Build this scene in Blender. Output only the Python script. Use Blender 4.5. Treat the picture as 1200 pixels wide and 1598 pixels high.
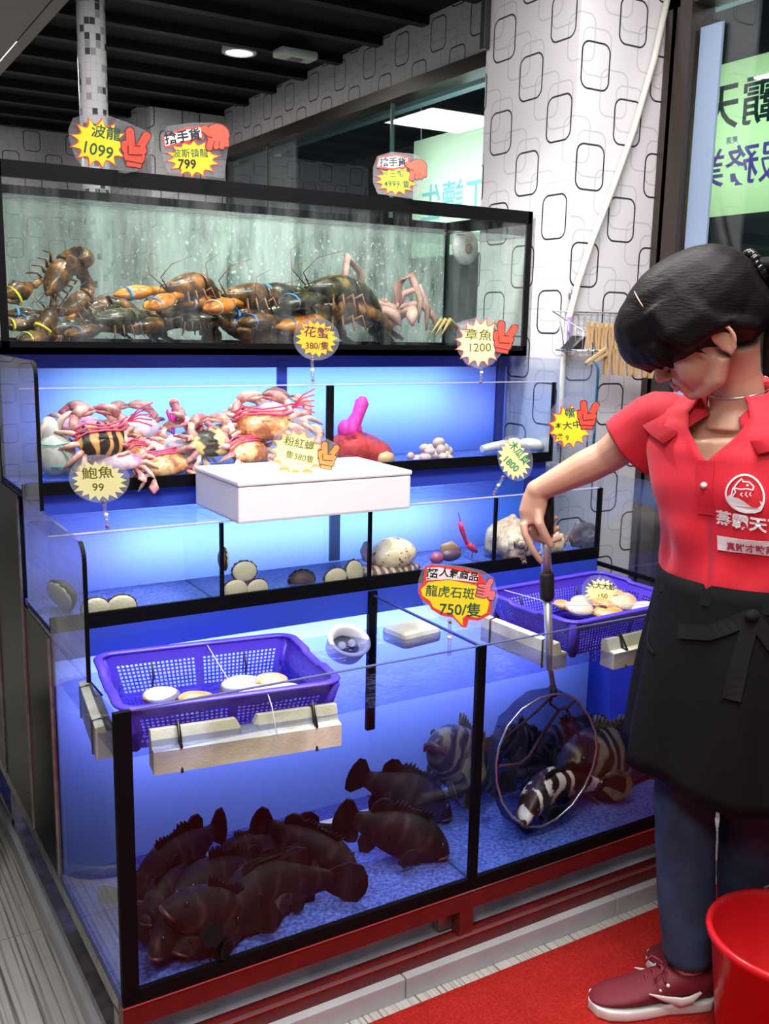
import bpy, bmesh, math, random
from mathutils import Vector, Matrix, Euler
from mathutils.geometry import tessellate_polygon
PI = math.pi
R = math.radians
random.seed(7)
SC = bpy.context.scene
COL = SC.collection
for _o in list(bpy.data.objects):
    bpy.data.objects.remove(_o)

# ------------------------------------------------------------------ camera
CAM_LOC = Vector((-0.4196, -1.5455, 1.3865))
CAM_ROT = (Matrix.Rotation(-0.54707, 3, 'Z') @ Matrix.Rotation(-0.18738, 3, 'X') @ Matrix.Rotation(-0.020846, 3, 'Y'))
FPX = 1525.65                       # focal length for the 1200 x 1598 frame
cam_data = bpy.data.cameras.new('camera')
cam_data.sensor_width = 36.0
cam_data.lens = FPX * 36.0 / 1598.0
cam_data.clip_start = 0.02
cam_data.clip_end = 60
cam = bpy.data.objects.new('camera', cam_data)
COL.objects.link(cam)
_right = CAM_ROT @ Vector((1, 0, 0)); _fwd = CAM_ROT @ Vector((0, 1, 0)); _up = CAM_ROT @ Vector((0, 0, 1))
cam.matrix_world = Matrix(((_right.x, _up.x, -_fwd.x, CAM_LOC.x), (_right.y, _up.y, -_fwd.y, CAM_LOC.y), (_right.z, _up.z, -_fwd.z, CAM_LOC.z), (0, 0, 0, 1)))
SC.camera = cam

# ------------------------------------------------------------------ world, lights, exposure
SC.view_settings.view_transform = 'Standard'
SC.view_settings.look = 'None'
SC.view_settings.gamma = 1.0
SC.view_settings.use_curve_mapping = False
SC.view_settings.exposure = 0.12
SC.cycles.transparent_max_bounces = 40
SC.cycles.max_bounces = 8
SC.cycles.diffuse_bounces = 4
SC.cycles.glossy_bounces = 4
SC.cycles.transmission_bounces = 6
SC.cycles.caustics_reflective = False
SC.cycles.caustics_refractive = False
SC.cycles.use_denoising = True
SC.cycles.sample_clamp_indirect = 6.0

world = bpy.data.worlds.new('world'); SC.world = world
world.use_nodes = True
world.node_tree.nodes['Background'].inputs[0].default_value = (0.62, 0.66, 0.78, 1)
world.node_tree.nodes['Background'].inputs[1].default_value = 0.14

def area(name, loc, size, power, color=(1, 1, 1), rot=(0, 0, 0), spread=180):
    d = bpy.data.lights.new(name, 'AREA'); d.shape = 'RECTANGLE'
    d.size, d.size_y = size; d.energy = power; d.color = color; d.spread = R(spread)
    o = bpy.data.objects.new(name, d); COL.objects.link(o)
    o.location = loc; o.rotation_euler = rot
    return o
# shop ceiling lights, and added lamps for the tiled post
area('ceiling_panel_light', (0.55, -0.85, 2.56), (1.3, 0.5), 52, (1.0, 0.965, 0.95))
area('ceiling_panel_light', (-0.9, -1.6, 2.56), (0.6, 1.2), 48, (1.0, 0.97, 0.96))
area('ceiling_panel_light', (1.05, 0.1, 2.56), (0.6, 0.35), 20, (1.0, 0.96, 0.96))
area('ceiling_panel_light', (0.6, 3.4, 2.56), (1.0, 0.5), 20, (1.0, 0.96, 0.9))
area('ceiling_panel_light', (0.42, 1.65, 2.57), (0.5, 0.25), 9, (1.0, 0.96, 0.93))  # added out of view to light the near side of the tiled post
def spot(name, loc, power, ang, color=(1, .96, .92), blend=.6):
    d = bpy.data.lights.new(name, 'SPOT'); d.energy = power; d.spot_size = R(ang); d.spot_blend = blend; d.color = color; d.shadow_soft_size = .06
    o = bpy.data.objects.new(name, d); COL.objects.link(o); o.location = loc; return o
spot('ceiling_downlight', (0.75, 0.62, 2.56), 95, 110); spot('ceiling_downlight', (0.15, 0.75, 2.56), 48, 100)
_ts = spot('added_post_spot', (0.30, 0.35, 2.55), 60, 26); _ts.rotation_euler = (Vector((0.66, 2.42, 2.30))-Vector((0.30, 0.35, 2.55))).to_track_quat('-Z', 'Y').to_euler()  # unseen spot added only to brighten the tiled post
# strip lamps behind the blue back panels of the tanks
CYAN = (0.62, 1.0, 0.98); VIOLET = (0.36, 0.25, 1.0); BLUE = (0.1, 0.25, 1.0)
BACK = (R(-90), 0, 0)
def strip(x0, x1, y, z, power, color, h=0.03):
    # faces the back of a panel (towards -Y)
    return area('tank_strip_lamp', ((x0+x1)/2, y, z), (x1-x0, h), power, color, (R(-90), 0, 0))
strip(0.10, 1.05, 0.56, 0.665, 0.85, CYAN, .04); strip(0.02, 1.36, 0.59, 0.60, 6.2, VIOLET, .1); strip(0.1, 1.48, 0.62, 0.52, 0.9, BLUE, .1)
strip(0.22, 1.12, 0.79, 0.88, 0.80, CYAN, .06); strip(0.02, 1.25, 0.80, 0.86, 1.9, VIOLET, .06); strip(0.1, 1.48, 0.80, 0.86, 0.8, BLUE, .06)
strip(0.16, 1.28, 0.99, 1.20, 1.0, CYAN, .06); strip(0.02, 1.45, 1.00, 1.15, 2.0, VIOLET, .08); strip(0.1, 1.48, 1.01, 1.12, 0.9, BLUE, .08)

# ------------------------------------------------------------------ helpers
def ray(x, y):
    return CAM_ROT @ Vector(((x-600)/FPX, 1.0, -(y-799)/FPX))
def on(x, y, ax, val):              # the point of the plane axis = val seen at photo point (x, y)
    d = ray(x, y); t = (val - CAM_LOC[ax]) / d[ax]
    return CAM_LOC + d*t
def depth(p):
    return (Vector(p) - CAM_LOC).dot(_fwd)
def at(x, y, dep):
    return CAM_LOC + ray(x, y)*dep

MATS = {}
def nodes_of(name):
    m = bpy.data.materials.new(name); m.use_nodes = True
    nt = m.node_tree; b = nt.nodes['Principled BSDF']
    MATS[name] = m
    return m, nt, b
def setp(b, **k):
    for n, v in k.items():
        b.inputs[n.replace('_', ' ')].default_value = v
def mat(name, col, rough=0.5, metal=0.0, noise=0.0, scale=20.0, col2=None, bump=0.0, bscale=None, spec=0.5, sss=0.0, stretch=None, sheen=0.0, coat=0.0):
    m, nt, b = nodes_of(name)
    c = (*col, 1)
    b.inputs['Base Color'].default_value = c
    b.inputs['Roughness'].default_value = rough
    b.inputs['Metallic'].default_value = metal
    b.inputs['Specular IOR Level'].default_value = spec
    if coat: b.inputs['Coat Weight'].default_value = coat
    if sheen: b.inputs['Sheen Weight'].default_value = sheen
    if sss:
        b.inputs['Subsurface Weight'].default_value = sss
        b.inputs['Subsurface Radius'].default_value = (0.01, 0.004, 0.002)
        b.inputs['Subsurface Scale'].default_value = 0.6
    N, L = nt.nodes, nt.links
    if noise or col2 or bump:
        tc = N.new('ShaderNodeTexCoord'); mp = N.new('ShaderNodeMapping')
        if stretch: mp.inputs['Scale'].default_value = stretch
        L.new(tc.outputs['Object'], mp.inputs[0])
        tex = N.new('ShaderNodeTexNoise'); tex.inputs['Scale'].default_value = scale; tex.inputs['Detail'].default_value = 4
        L.new(mp.outputs[0], tex.inputs[0])
        if noise or col2:
            rp = N.new('ShaderNodeValToRGB')
            c2 = col2 if col2 else tuple(max(0, x*(1-noise)) for x in col)
            rp.color_ramp.elements[0].position = 0.38; rp.color_ramp.elements[1].position = 0.62
            rp.color_ramp.elements[0].color = (*c2, 1); rp.color_ramp.elements[1].color = c
            L.new(tex.outputs[0], rp.inputs[0]); L.new(rp.outputs[0], b.inputs['Base Color'])
        if bump:
            t2 = tex
            if bscale:
                t2 = N.new('ShaderNodeTexNoise'); t2.inputs['Scale'].default_value = bscale; L.new(mp.outputs[0], t2.inputs[0])
            bp = N.new('ShaderNodeBump'); bp.inputs['Strength'].default_value = bump; bp.inputs['Distance'].default_value = 0.004
            L.new(t2.outputs[0], bp.inputs['Height']); L.new(bp.outputs[0], b.inputs['Normal'])
    return m

class MB:
    """collects shapes into one mesh"""
    def __init__(self): self.bm = bmesh.new()
    def _mi(self, faces, mi, smooth):
        for f in faces:
            f.material_index = mi; f.smooth = smooth
    def box(self, lo, hi, mi=0, M=None, bevel=0.0):
        t = bmesh.new()
        bmesh.ops.create_cube(t, size=1.0)
        lo, hi = Vector(lo), Vector(hi)
        for v in t.verts:
            v.co = Vector(((v.co.x+.5)*(hi.x-lo.x)+lo.x, (v.co.y+.5)*(hi.y-lo.y)+lo.y, (v.co.z+.5)*(hi.z-lo.z)+lo.z))
        if bevel:
            bmesh.ops.bevel(t, geom=t.edges[:], offset=bevel, segments=2, affect='EDGES', profile=0.6)
        self.take(t, mi, False, M); return self
    def take(self, t, mi=0, smooth=False, M=None):
        mp = {}
        for v in t.verts:
            mp[v] = self.bm.verts.new(M @ v.co if M else v.co)
        for f in t.faces:
            try:
                nf = self.bm.faces.new([mp[v] for v in f.verts])
                nf.material_index = mi; nf.smooth = smooth
            except ValueError: pass
        t.free(); return self
    def rings(self, rings, mi=0, smooth=True, cap=(True, True), closed=True, M=None):
        vs = [[self.bm.verts.new(M @ Vector(p) if M else Vector(p)) for p in r] for r in rings]
        n = len(rings[0])
        for a, b in zip(vs[:-1], vs[1:]):
            for i in range(n if closed else n-1):
                j = (i+1) % n
                f = self.bm.faces.new((a[i], a[j], b[j], b[i])); f.material_index = mi; f.smooth = smooth
        for k, ring in ((0, vs[0][::-1]), (1, vs[-1])):
            if cap[k] and closed:
                f = self.bm.faces.new(ring); f.material_index = mi; f.smooth = False
        return self
    def tube(self, pts, rad, n=8, mi=0, smooth=True, cap=(True, True), flat=1.0, up=None, M=None, closed_path=False):
        pts = [Vector(p) for p in pts]
        if not hasattr(rad, '__len__'): rad = [rad]*len(pts)
        rr = []; ref = Vector(up) if up else None
        L_ = len(pts)
        for i, p in enumerate(pts):
            if closed_path: t = pts[(i+1) % L_] - pts[i-1]
            else: t = pts[min(i+1, L_-1)] - pts[max(i-1, 0)]
            t.normalize()
            if ref is None:
                ref = Vector((0, 0, 1)) if abs(t.z) < .9 else Vector((1, 0, 0))
            s = t.cross(ref)
            if s.length < 1e-6: s = t.orthogonal()
            s.normalize(); u = s.cross(t).normalized(); 
            if not up: ref = u
            r = rad[i]; ra, rb = r if hasattr(r, '__len__') else (r, r*flat)
            rr.append([p + s*(math.cos(2*PI*k/n)*ra) + u*(math.sin(2*PI*k/n)*rb) for k in range(n)])
        if closed_path: rr.append(rr[0]); cap = (False, False)
        return self.rings(rr, mi, smooth, cap, M=M)
    def ell(self, c, r, mi=0, M=None, seg=14, rg=9, warp=None):
        t = bmesh.new(); bmesh.ops.create_uvsphere(t, u_segments=seg, v_segments=rg, radius=1.0)
        c = Vector(c)
        for v in t.verts:
            q = Vector((v.co.x*r[0], v.co.y*r[1], v.co.z*r[2]))
            if warp: q = warp(q)
            v.co = q + c
        self.take(t, mi, True, M); return self
    def cone(self, c, r0, r1, h, n=20, mi=0, M=None, smooth=True):
        c = Vector(c)
        return self.rings([[c+Vector((math.cos(2*PI*k/n)*r, math.sin(2*PI*k/n)*r, z)) for k in range(n)] for r, z in ((r0, 0), (r1, h))], mi, smooth, M=M)
    def lathe(self, prof, c=(0, 0, 0), n=28, mi=0, M=None, cap=(False, False), sx=1, sy=1):
        c = Vector(c)
        return self.rings([[c+Vector((math.cos(2*PI*k/n)*r*sx, math.sin(2*PI*k/n)*r*sy, z)) for k in range(n)] for r, z in prof], mi, True, cap, M=M)
    def poly(self, pts, w0, w1, mi=0, M=None, axis='w'):
        """2-D outline (u, v) extruded from w0 to w1; local axes u = x, v = z, w = -y (towards the viewer of the sign)"""
        pts = [Vector((p[0], p[1])) for p in pts]
        a = sum(p.cross(q) if False else p.x*q.y-p.y*q.x for p, q in zip(pts, pts[1:]+pts[:1]))
        if a < 0: pts = pts[::-1]
        def mk(p, w):
            q = Vector((p.x, -w, p.y)); return self.bm.verts.new(M @ q if M else q)
        A = [mk(p, w0) for p in pts]; B = [mk(p, w1) for p in pts]
        n = len(pts)
        for i in range(n):
            j = (i+1) % n
            f = self.bm.faces.new((A[i], A[j], B[j], B[i])); f.material_index = mi
        tri = tessellate_polygon([[Vector((p.x, p.y, 0)) for p in pts]])
        for t in tri:
            P = [pts[i] for i in t]
            s = (P[1].x-P[0].x)*(P[2].y-P[0].y)-(P[1].y-P[0].y)*(P[2].x-P[0].x)
            if s < 0: t = t[::-1]
            try:
                f = self.bm.faces.new([B[i] for i in t]); f.material_index = mi
                f = self.bm.faces.new([A[i] for i in t[::-1]]); f.material_index = mi
            except ValueError: pass
        return self
    def build(self, name, m, parent=None, smooth=None, mods=None):
        me = bpy.data.meshes.new(name)
        bmesh.ops.recalc_face_normals(self.bm, faces=self.bm.faces[:]) if smooth != 'keep' else None
        self.bm.to_mesh(me); self.bm.free()
        for x in (m if isinstance(m, (list, tuple)) else [m]): me.materials.append(x)
        o = bpy.data.objects.new(name, me); COL.objects.link(o)
        if parent: o.parent = parent
        if mods: mods(o)
        return o
def subsurf(l=1):
    def f(o):
        md = o.modifiers.new('subdivision', 'SUBSURF'); md.levels = l; md.render_levels = l
    return f
def tag(o, label, cat, group=None):
    o['label'] = label; o['category'] = cat
    if group: o['group'] = group
    return o
def thing(name, label, cat, loc=(0, 0, 0), rot=(0, 0, 0), group=None):
    o = bpy.data.objects.new(name, None); COL.objects.link(o)
    o.empty_display_size = 0.05
    o.location = loc; o.rotation_euler = rot
    return tag(o, label, cat, group)
def struct(o):
    o['kind'] = 'structure'; return o
CH = {}
def copy_thing(root, loc=None, rot=None, scale=None, label=None, group=None, mats=None):
    r = root.copy(); COL.objects.link(r)
    if loc is not None: r.location = loc
    if rot is not None: r.rotation_euler = rot
    if scale is not None: r.scale = (scale,)*3 if not hasattr(scale, '__len__') else scale
    if label: r['label'] = label
    if group: r['group'] = group
    for ch in [c for c in root.children]:
        c = ch.copy(); COL.objects.link(c); c.parent = r
        for g in [x for x in ch.children]:
            d = g.copy(); COL.objects.link(d); d.parent = c
    return r
def text_obj(name, body, size, m, parent, M, ext=0.0, bold=0.0, align='CENTER', sx=1.0, shear=0.0, w=0.0):
    """lettering as mesh; M maps local (u, v, w) to the parent; text lies in u-v"""
    cu = bpy.data.curves.new(name, 'FONT'); cu.body = body; cu.size = size; cu.align_x = align; cu.align_y = 'CENTER'
    cu.extrude = ext; cu.offset = bold; cu.shear = shear; cu.resolution_u = 3
    to = bpy.data.objects.new(name, cu); COL.objects.link(to)
    dg = bpy.context.evaluated_depsgraph_get(); dg.update()
    me = bpy.data.meshes.new_from_object(to.evaluated_get(dg))
    bpy.data.objects.remove(to); bpy.data.curves.remove(cu)
    for v in me.vertices:
        v.co = M @ Vector((v.co.x*sx, -w - v.co.z, v.co.y))
    me.materials.clear(); me.materials.append(m)
    me.name = name
    o = bpy.data.objects.new(name, me); COL.objects.link(o); o.parent = parent
    return o
def rrect(cx, cy, w, h, r, n=5):
    pts = []
    for (sx, sy, a0) in ((1, 1, 0), (-1, 1, 90), (-1, -1, 180), (1, -1, 270)):
        for k in range(n+1):
            a = R(a0 + 90*k/n)
            pts.append((cx+sx*(w/2-r)+math.cos(a)*r, cy+sy*(h/2-r)+math.sin(a)*r))
    return pts
# ------------------------------------------------------------------ materials of the place
M_BLACK = mat('black_silicone', (0.003, 0.003, 0.004), 0.55, spec=.10)
M_BLACKPLAS = mat('black_plastic', (0.012, 0.012, 0.013), 0.45)
M_CABINET = mat('black_cabinet', (0.004, 0.004, 0.004), 0.3, noise=.3, spec=.2)
M_WHITE = mat('white_plastic', (0.82, 0.82, 0.82), 0.45)
M_STEEL = mat('brushed_steel', (0.42, 0.40, 0.37), 0.38, 0.8, noise=.35, scale=30)
M_CHROME = mat('steel_wire', (0.6, 0.6, 0.62), 0.25, 0.9)
M_REDPAINT = mat('red_painted_steel', (0.14, 0.009, 0.010), 0.4, noise=.25, scale=25)
M_FRAME = mat('dark_brown_frame', (0.035, 0.024, 0.018), 0.3)
M_STRIPBLUE = mat('blue_painted_strip', (0.03, 0.07, 0.55), 0.5)
M_JOINT = mat('dark_blue_joint', (0.02, 0.03, 0.2), 0.5)
M_BED = mat('tank_floor_blue', (0.035, 0.055, 0.26), 0.4, col2=(0.10, 0.15, 0.5), scale=120, bump=.6)

def glass_mat(name, tint=(0.96, 0.985, 0.98), refl=1.0, ior=1.45, dirt=0.0, dcol=(.8, .85, .88), dscale=30, bump=0.0, bscale=25, stretch=(1, 1, 1), drange=(.5, .75)):
    m = bpy.data.materials.new(name); m.use_nodes = True
    nt = m.node_tree; N, L = nt.nodes, nt.links
    N.remove(N['Principled BSDF']); out = N['Material Output']
    tr = N.new('ShaderNodeBsdfTransparent'); tr.inputs[0].default_value = (*tint, 1)
    gl = N.new('ShaderNodeBsdfGlossy'); gl.inputs['Roughness'].default_value = 0.02; gl.inputs[0].default_value = (refl, refl, refl, 1)
    fr = N.new('ShaderNodeFresnel'); geo = N.new('ShaderNodeNewGeometry')
    im = N.new('ShaderNodeMix'); im.inputs[2].default_value = ior; im.inputs[3].default_value = 1/ior     # same reflectance on either face of a pane
    L.new(geo.outputs['Backfacing'], im.inputs[0]); L.new(im.outputs[0], fr.inputs['IOR'])
    mx = N.new('ShaderNodeMixShader')
    L.new(fr.outputs[0], mx.inputs[0]); L.new(tr.outputs[0], mx.inputs[1]); L.new(gl.outputs[0], mx.inputs[2])
    last = mx
    if dirt or bump:
        tc = N.new('ShaderNodeTexCoord'); mp = N.new('ShaderNodeMapping'); mp.inputs['Scale'].default_value = stretch
        L.new(tc.outputs['Object'], mp.inputs[0])
    if bump:
        nz = N.new('ShaderNodeTexNoise'); nz.inputs['Scale'].default_value = bscale; nz.inputs['Detail'].default_value = 3; L.new(mp.outputs[0], nz.inputs[0])
        bp = N.new('ShaderNodeBump'); bp.inputs['Strength'].default_value = bump; bp.inputs['Distance'].default_value = 0.01
        L.new(nz.outputs[0], bp.inputs['Height']); L.new(bp.outputs[0], gl.inputs['Normal']); L.new(bp.outputs[0], fr.inputs['Normal'])
    if dirt:
        nz = N.new('ShaderNodeTexNoise'); nz.inputs['Scale'].default_value = dscale; nz.inputs['Detail'].default_value = 6; nz.inputs['Roughness'].default_value = .7
        L.new(mp.outputs[0], nz.inputs[0])
        mr = N.new('ShaderNodeMapRange'); mr.inputs[1].default_value = drange[0]; mr.inputs[2].default_value = drange[1]; mr.inputs[4].default_value = dirt
        L.new(nz.outputs[0], mr.inputs[0])
        df = N.new('ShaderNodeBsdfDiffuse'); df.inputs[0].default_value = (*dcol, 1)
        tl = N.new('ShaderNodeBsdfTranslucent'); tl.inputs[0].default_value = (*dcol, 1)
        ad = N.new('ShaderNodeMixShader'); L.new(df.outputs[0], ad.inputs[1]); L.new(tl.outputs[0], ad.inputs[2])
        m2 = N.new('ShaderNodeMixShader'); L.new(mr.outputs[0], m2.inputs[0]); L.new(mx.outputs[0], m2.inputs[1]); L.new(ad.outputs[0], m2.inputs[2])
        last = m2
    L.new(last.outputs[0], out.inputs[0])
    MATS[name] = m
    return m
M_GLASS = glass_mat('tank_glass', ior=1.22, dirt=.02, dscale=14, stretch=(1, 1, .25), drange=(.5, .8))
M_SIDEGLASS = glass_mat('tank_side_glass', (0.9, 0.93, 0.95), dirt=.10, dcol=(.6, .62, .66), dscale=9, stretch=(1, 1, .4), drange=(.35, .8))
M_TOPGLASS = glass_mat('lobster_tank_glass', (0.97, 1.0, 0.985), dirt=.12, dscale=18, stretch=(1, 1, .15), drange=(.45, .8))
M_WETGLASS = glass_mat('wet_back_glass', (0.82, 0.93, 0.88), dirt=.75, dcol=(.80, .90, .86), dscale=16, stretch=(1, 1, .22), drange=(.33, .66))
def fog(m):
    nt = m.node_tree; N, L = nt.nodes, nt.links
    m2 = [n for n in N if n.type == 'MIX_SHADER' and n.outputs[0].links and n.outputs[0].links[0].to_node.type == 'OUTPUT_MATERIAL'][0]
    fac = m2.inputs[0].links[0].from_socket
    tc = N.new('ShaderNodeTexCoord'); sp = N.new('ShaderNodeSeparateXYZ'); L.new(tc.outputs['Object'], sp.inputs[0])
    mr = N.new('ShaderNodeMapRange'); mr.inputs[1].default_value = .30; mr.inputs[2].default_value = .75; mr.inputs[3].default_value = .30; L.new(sp.outputs[0], mr.inputs[0])
    ml = N.new('ShaderNodeMath'); ml.operation = 'MULTIPLY'; L.new(fac, ml.inputs[0]); L.new(mr.outputs[0], ml.inputs[1])
    nz = N.new('ShaderNodeTexNoise'); nz.inputs['Scale'].default_value = 110; nz.inputs['Detail'].default_value = 2; mp = N.new('ShaderNodeMapping'); mp.inputs['Scale'].default_value = (1, 1, .6); L.new(tc.outputs['Object'], mp.inputs[0]); L.new(mp.outputs[0], nz.inputs[0])
    gt = N.new('ShaderNodeMath'); gt.operation = 'GREATER_THAN'; gt.inputs[1].default_value = .66; L.new(nz.outputs[0], gt.inputs[0])
    g2 = N.new('ShaderNodeMath'); g2.operation = 'MULTIPLY'; L.new(gt.outputs[0], g2.inputs[0]); L.new(mr.outputs[0], g2.inputs[1])
    mx = N.new('ShaderNodeMath'); mx.operation = 'MAXIMUM'; L.new(ml.outputs[0], mx.inputs[0]); L.new(g2.outputs[0], mx.inputs[1]); L.new(mx.outputs[0], m2.inputs[0])
fog(M_WETGLASS)
M_WINGLASS = glass_mat('window_glass', (0.80, 0.88, 0.90), ior=1.5)
M_WATER1 = glass_mat('deep_tank_water', (0.56, 0.60, 0.84), ior=1.42, bump=.5, bscale=16)
M_WATER = glass_mat('tank_water', (0.84, 0.90, 1.0), ior=1.36, bump=.35, bscale=22)
M_LOBWATER = glass_mat('lobster_tank_water', (0.90, 0.97, 0.95), ior=1.34, bump=.4, bscale=26, dirt=.14, dscale=40, drange=(.52, .7))

def panel_mat(name, col, diff):
    m = bpy.data.materials.new(name); m.use_nodes = True
    nt = m.node_tree; N, L = nt.nodes, nt.links
    N.remove(N['Principled BSDF']); out = N['Material Output']
    df = N.new('ShaderNodeBsdfDiffuse'); df.inputs[0].default_value = (*diff, 1)
    tl = N.new('ShaderNodeBsdfTranslucent'); tl.inputs[0].default_value = (*col, 1)
    mx = N.new('ShaderNodeMixShader'); mx.inputs[0].default_value = .62
    L.new(df.outputs[0], mx.inputs[1]); L.new(tl.outputs[0], mx.inputs[2]); L.new(mx.outputs[0], out.inputs[0])
    return m
M_PANEL = panel_mat('translucent_blue_acrylic', (0.50, 0.8, 1.0), (0.045, 0.14, 0.62))

def wallpaper():
    m, nt, b = nodes_of('rounded_square_wallpaper'); N, L = nt.nodes, nt.links
    geo = N.new('ShaderNodeNewGeometry'); sp = N.new('ShaderNodeSeparateXYZ'); L.new(geo.outputs['Position'], sp.inputs[0])
    def mth(op, a, b_=None, c=None):
        n = N.new('ShaderNodeMath'); n.operation = op
        for i, v in enumerate((a, b_, c)):
            if v is None: continue
            if isinstance(v, (int, float)): n.inputs[i].default_value = v
            else: L.new(v, n.inputs[i])
        return n.outputs[0]
    u = mth('SUBTRACT', sp.outputs[0], sp.outputs[1]); v = sp.outputs[2]
    DU, DV = 0.135, 0.272
    def layer(ou, ov, hw, hh, rad, t):
        res = None
        for k in (0, 1):
            # two staggered lattices
            fu = mth('SUBTRACT', mth('FLOORED_MODULO', mth('SUBTRACT', u, ou+k*DU-DU), 2*DU), DU)
            fv = mth('SUBTRACT', mth('FLOORED_MODULO', mth('SUBTRACT', v, ov+k*DV/2-DV/2), DV), DV/2)
            qx = mth('SUBTRACT', mth('ABSOLUTE', fu), hw-rad); qy = mth('SUBTRACT', mth('ABSOLUTE', fv), hh-rad)
            ox = mth('MAXIMUM', qx, 0.0); oy = mth('MAXIMUM', qy, 0.0)
            ln = mth('SQRT', mth('ADD', mth('MULTIPLY', ox, ox), mth('MULTIPLY', oy, oy)))
            d = mth('ADD', ln, mth('SUBTRACT', mth('MINIMUM', mth('MAXIMUM', qx, qy), 0.0), rad))
            line = mth('LESS_THAN', mth('ABSOLUTE', d), t)
            res = line if res is None else mth('MAXIMUM', res, line)
        return res
    base = (0.80, 0.785, 0.80, 1)
    cur = None
    for (ou, ov, col, t) in ((1.00, 1.51, (.60, .60, .64, 1), .0022), (1.062, 1.475, (.60, .60, .64, 1), .0022), (0.925, 1.575, (.022, .022, .03, 1), .0026)):
        ly = layer(ou, ov, .052, .062, .026, t)
        mx = N.new('ShaderNodeMix'); mx.data_type = 'RGBA'
        L.new(ly, mx.inputs['Factor'])
        if cur is None: mx.inputs[6].default_value = base
        else: L.new(cur, mx.inputs[6])
        mx.inputs[7].default_value = col
        cur = mx.outputs[2]
    L.new(cur, b.inputs['Base Color'])
    b.inputs['Roughness'].default_value = .35
    return m
M_PAPER = wallpaper()

def floor_mat():
    m, nt, b = nodes_of('striped_floor_tile'); N, L = nt.nodes, nt.links
    geo = N.new('ShaderNodeNewGeometry'); mp = N.new('ShaderNodeMapping'); L.new(geo.outputs['Position'], mp.inputs[0])
    mp.inputs['Scale'].default_value = (150, 1.3, 1)
    nz = N.new('ShaderNodeTexNoise'); nz.inputs['Scale'].default_value = 1.0; nz.inputs['Detail'].default_value = 2; L.new(mp.outputs[0], nz.inputs[0])
    rp = N.new('ShaderNodeValToRGB'); e = rp.color_ramp.elements
    e[0].position = .34; e[0].color = (.13, .125, .115, 1); e[1].position = .52; e[1].color = (.50, .475, .43, 1)
    L.new(nz.outputs[0], rp.inputs[0])
    # tile joints
    sp = N.new('ShaderNodeSeparateXYZ'); L.new(geo.outputs['Position'], sp.inputs[0])
    md = N.new('ShaderNodeMath'); md.operation = 'FLOORED_MODULO'; L.new(sp.outputs[1], md.inputs[0]); md.inputs[1].default_value = .6
    lt = N.new('ShaderNodeMath'); lt.operation = 'LESS_THAN'; L.new(md.outputs[0], lt.inputs[0]); lt.inputs[1].default_value = .003
    mx = N.new('ShaderNodeMix'); mx.data_type = 'RGBA'; L.new(lt.outputs[0], mx.inputs['Factor']); L.new(rp.outputs[0], mx.inputs[6]); mx.inputs[7].default_value = (.25, .24, .22, 1)
    L.new(mx.outputs[2], b.inputs['Base Color']); b.inputs['Roughness'].default_value = .3
    return m
M_FLOOR = floor_mat()
def tile_mat():
    m, nt, b = nodes_of('mosaic_tile'); N, L = nt.nodes, nt.links
    tc = N.new('ShaderNodeTexCoord'); sp = N.new('ShaderNodeSeparateXYZ'); L.new(tc.outputs['Object'], sp.inputs[0])
    at2 = N.new('ShaderNodeMath'); at2.operation = 'ARCTAN2'; L.new(sp.outputs[1], at2.inputs[0]); L.new(sp.outputs[0], at2.inputs[1])
    mu = N.new('ShaderNodeMath'); mu.operation = 'MULTIPLY'; L.new(at2.outputs[0], mu.inputs[0]); mu.inputs[1].default_value = 16/(2*PI)
    mz = N.new('ShaderNodeMath'); mz.operation = 'MULTIPLY'; L.new(sp.outputs[2], mz.inputs[0]); mz.inputs[1].default_value = 1/.0265
    cb = N.new('ShaderNodeCombineXYZ'); L.new(mu.outputs[0], cb.inputs[0]); L.new(mz.outputs[0], cb.inputs[1])
    fl = N.new('ShaderNodeVectorMath'); fl.operation = 'FLOOR'; L.new(cb.outputs[0], fl.inputs[0])
    wn = N.new('ShaderNodeTexWhiteNoise'); wn.noise_dimensions = '2D'; L.new(fl.outputs[0], wn.inputs[0])
    rp = N.new('ShaderNodeValToRGB'); rp.color_ramp.interpolation = 'CONSTANT'; e = rp.color_ramp.elements
    e[0].color = (.09, .09, .10, 1); e[0].position = 0; e[1].position = .09; e[1].color = (.42, .43, .46, 1)
    x = e.new(.22); x.color = (.80, .80, .82, 1)
    L.new(wn.outputs[0], rp.inputs[0])
    fc = N.new('ShaderNodeVectorMath'); fc.operation = 'FRACTION'; L.new(cb.outputs[0], fc.inputs[0])
    s2 = N.new('ShaderNodeSeparateXYZ'); L.new(fc.outputs[0], s2.inputs[0])
    mn = N.new('ShaderNodeMath'); mn.operation = 'MINIMUM'; L.new(s2.outputs[0], mn.inputs[0]); L.new(s2.outputs[1], mn.inputs[1])
    lt = N.new('ShaderNodeMath'); lt.operation = 'LESS_THAN'; L.new(mn.outputs[0], lt.inputs[0]); lt.inputs[1].default_value = .09
    mx = N.new('ShaderNodeMix'); mx.data_type = 'RGBA'; L.new(lt.outputs[0], mx.inputs['Factor']); L.new(rp.outputs[0], mx.inputs[6]); mx.inputs[7].default_value = (.68, .68, .70, 1)
    L.new(mx.outputs[2], b.inputs['Base Color']); b.inputs['Roughness'].default_value = .25
    return m
M_TILE = tile_mat()

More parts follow.
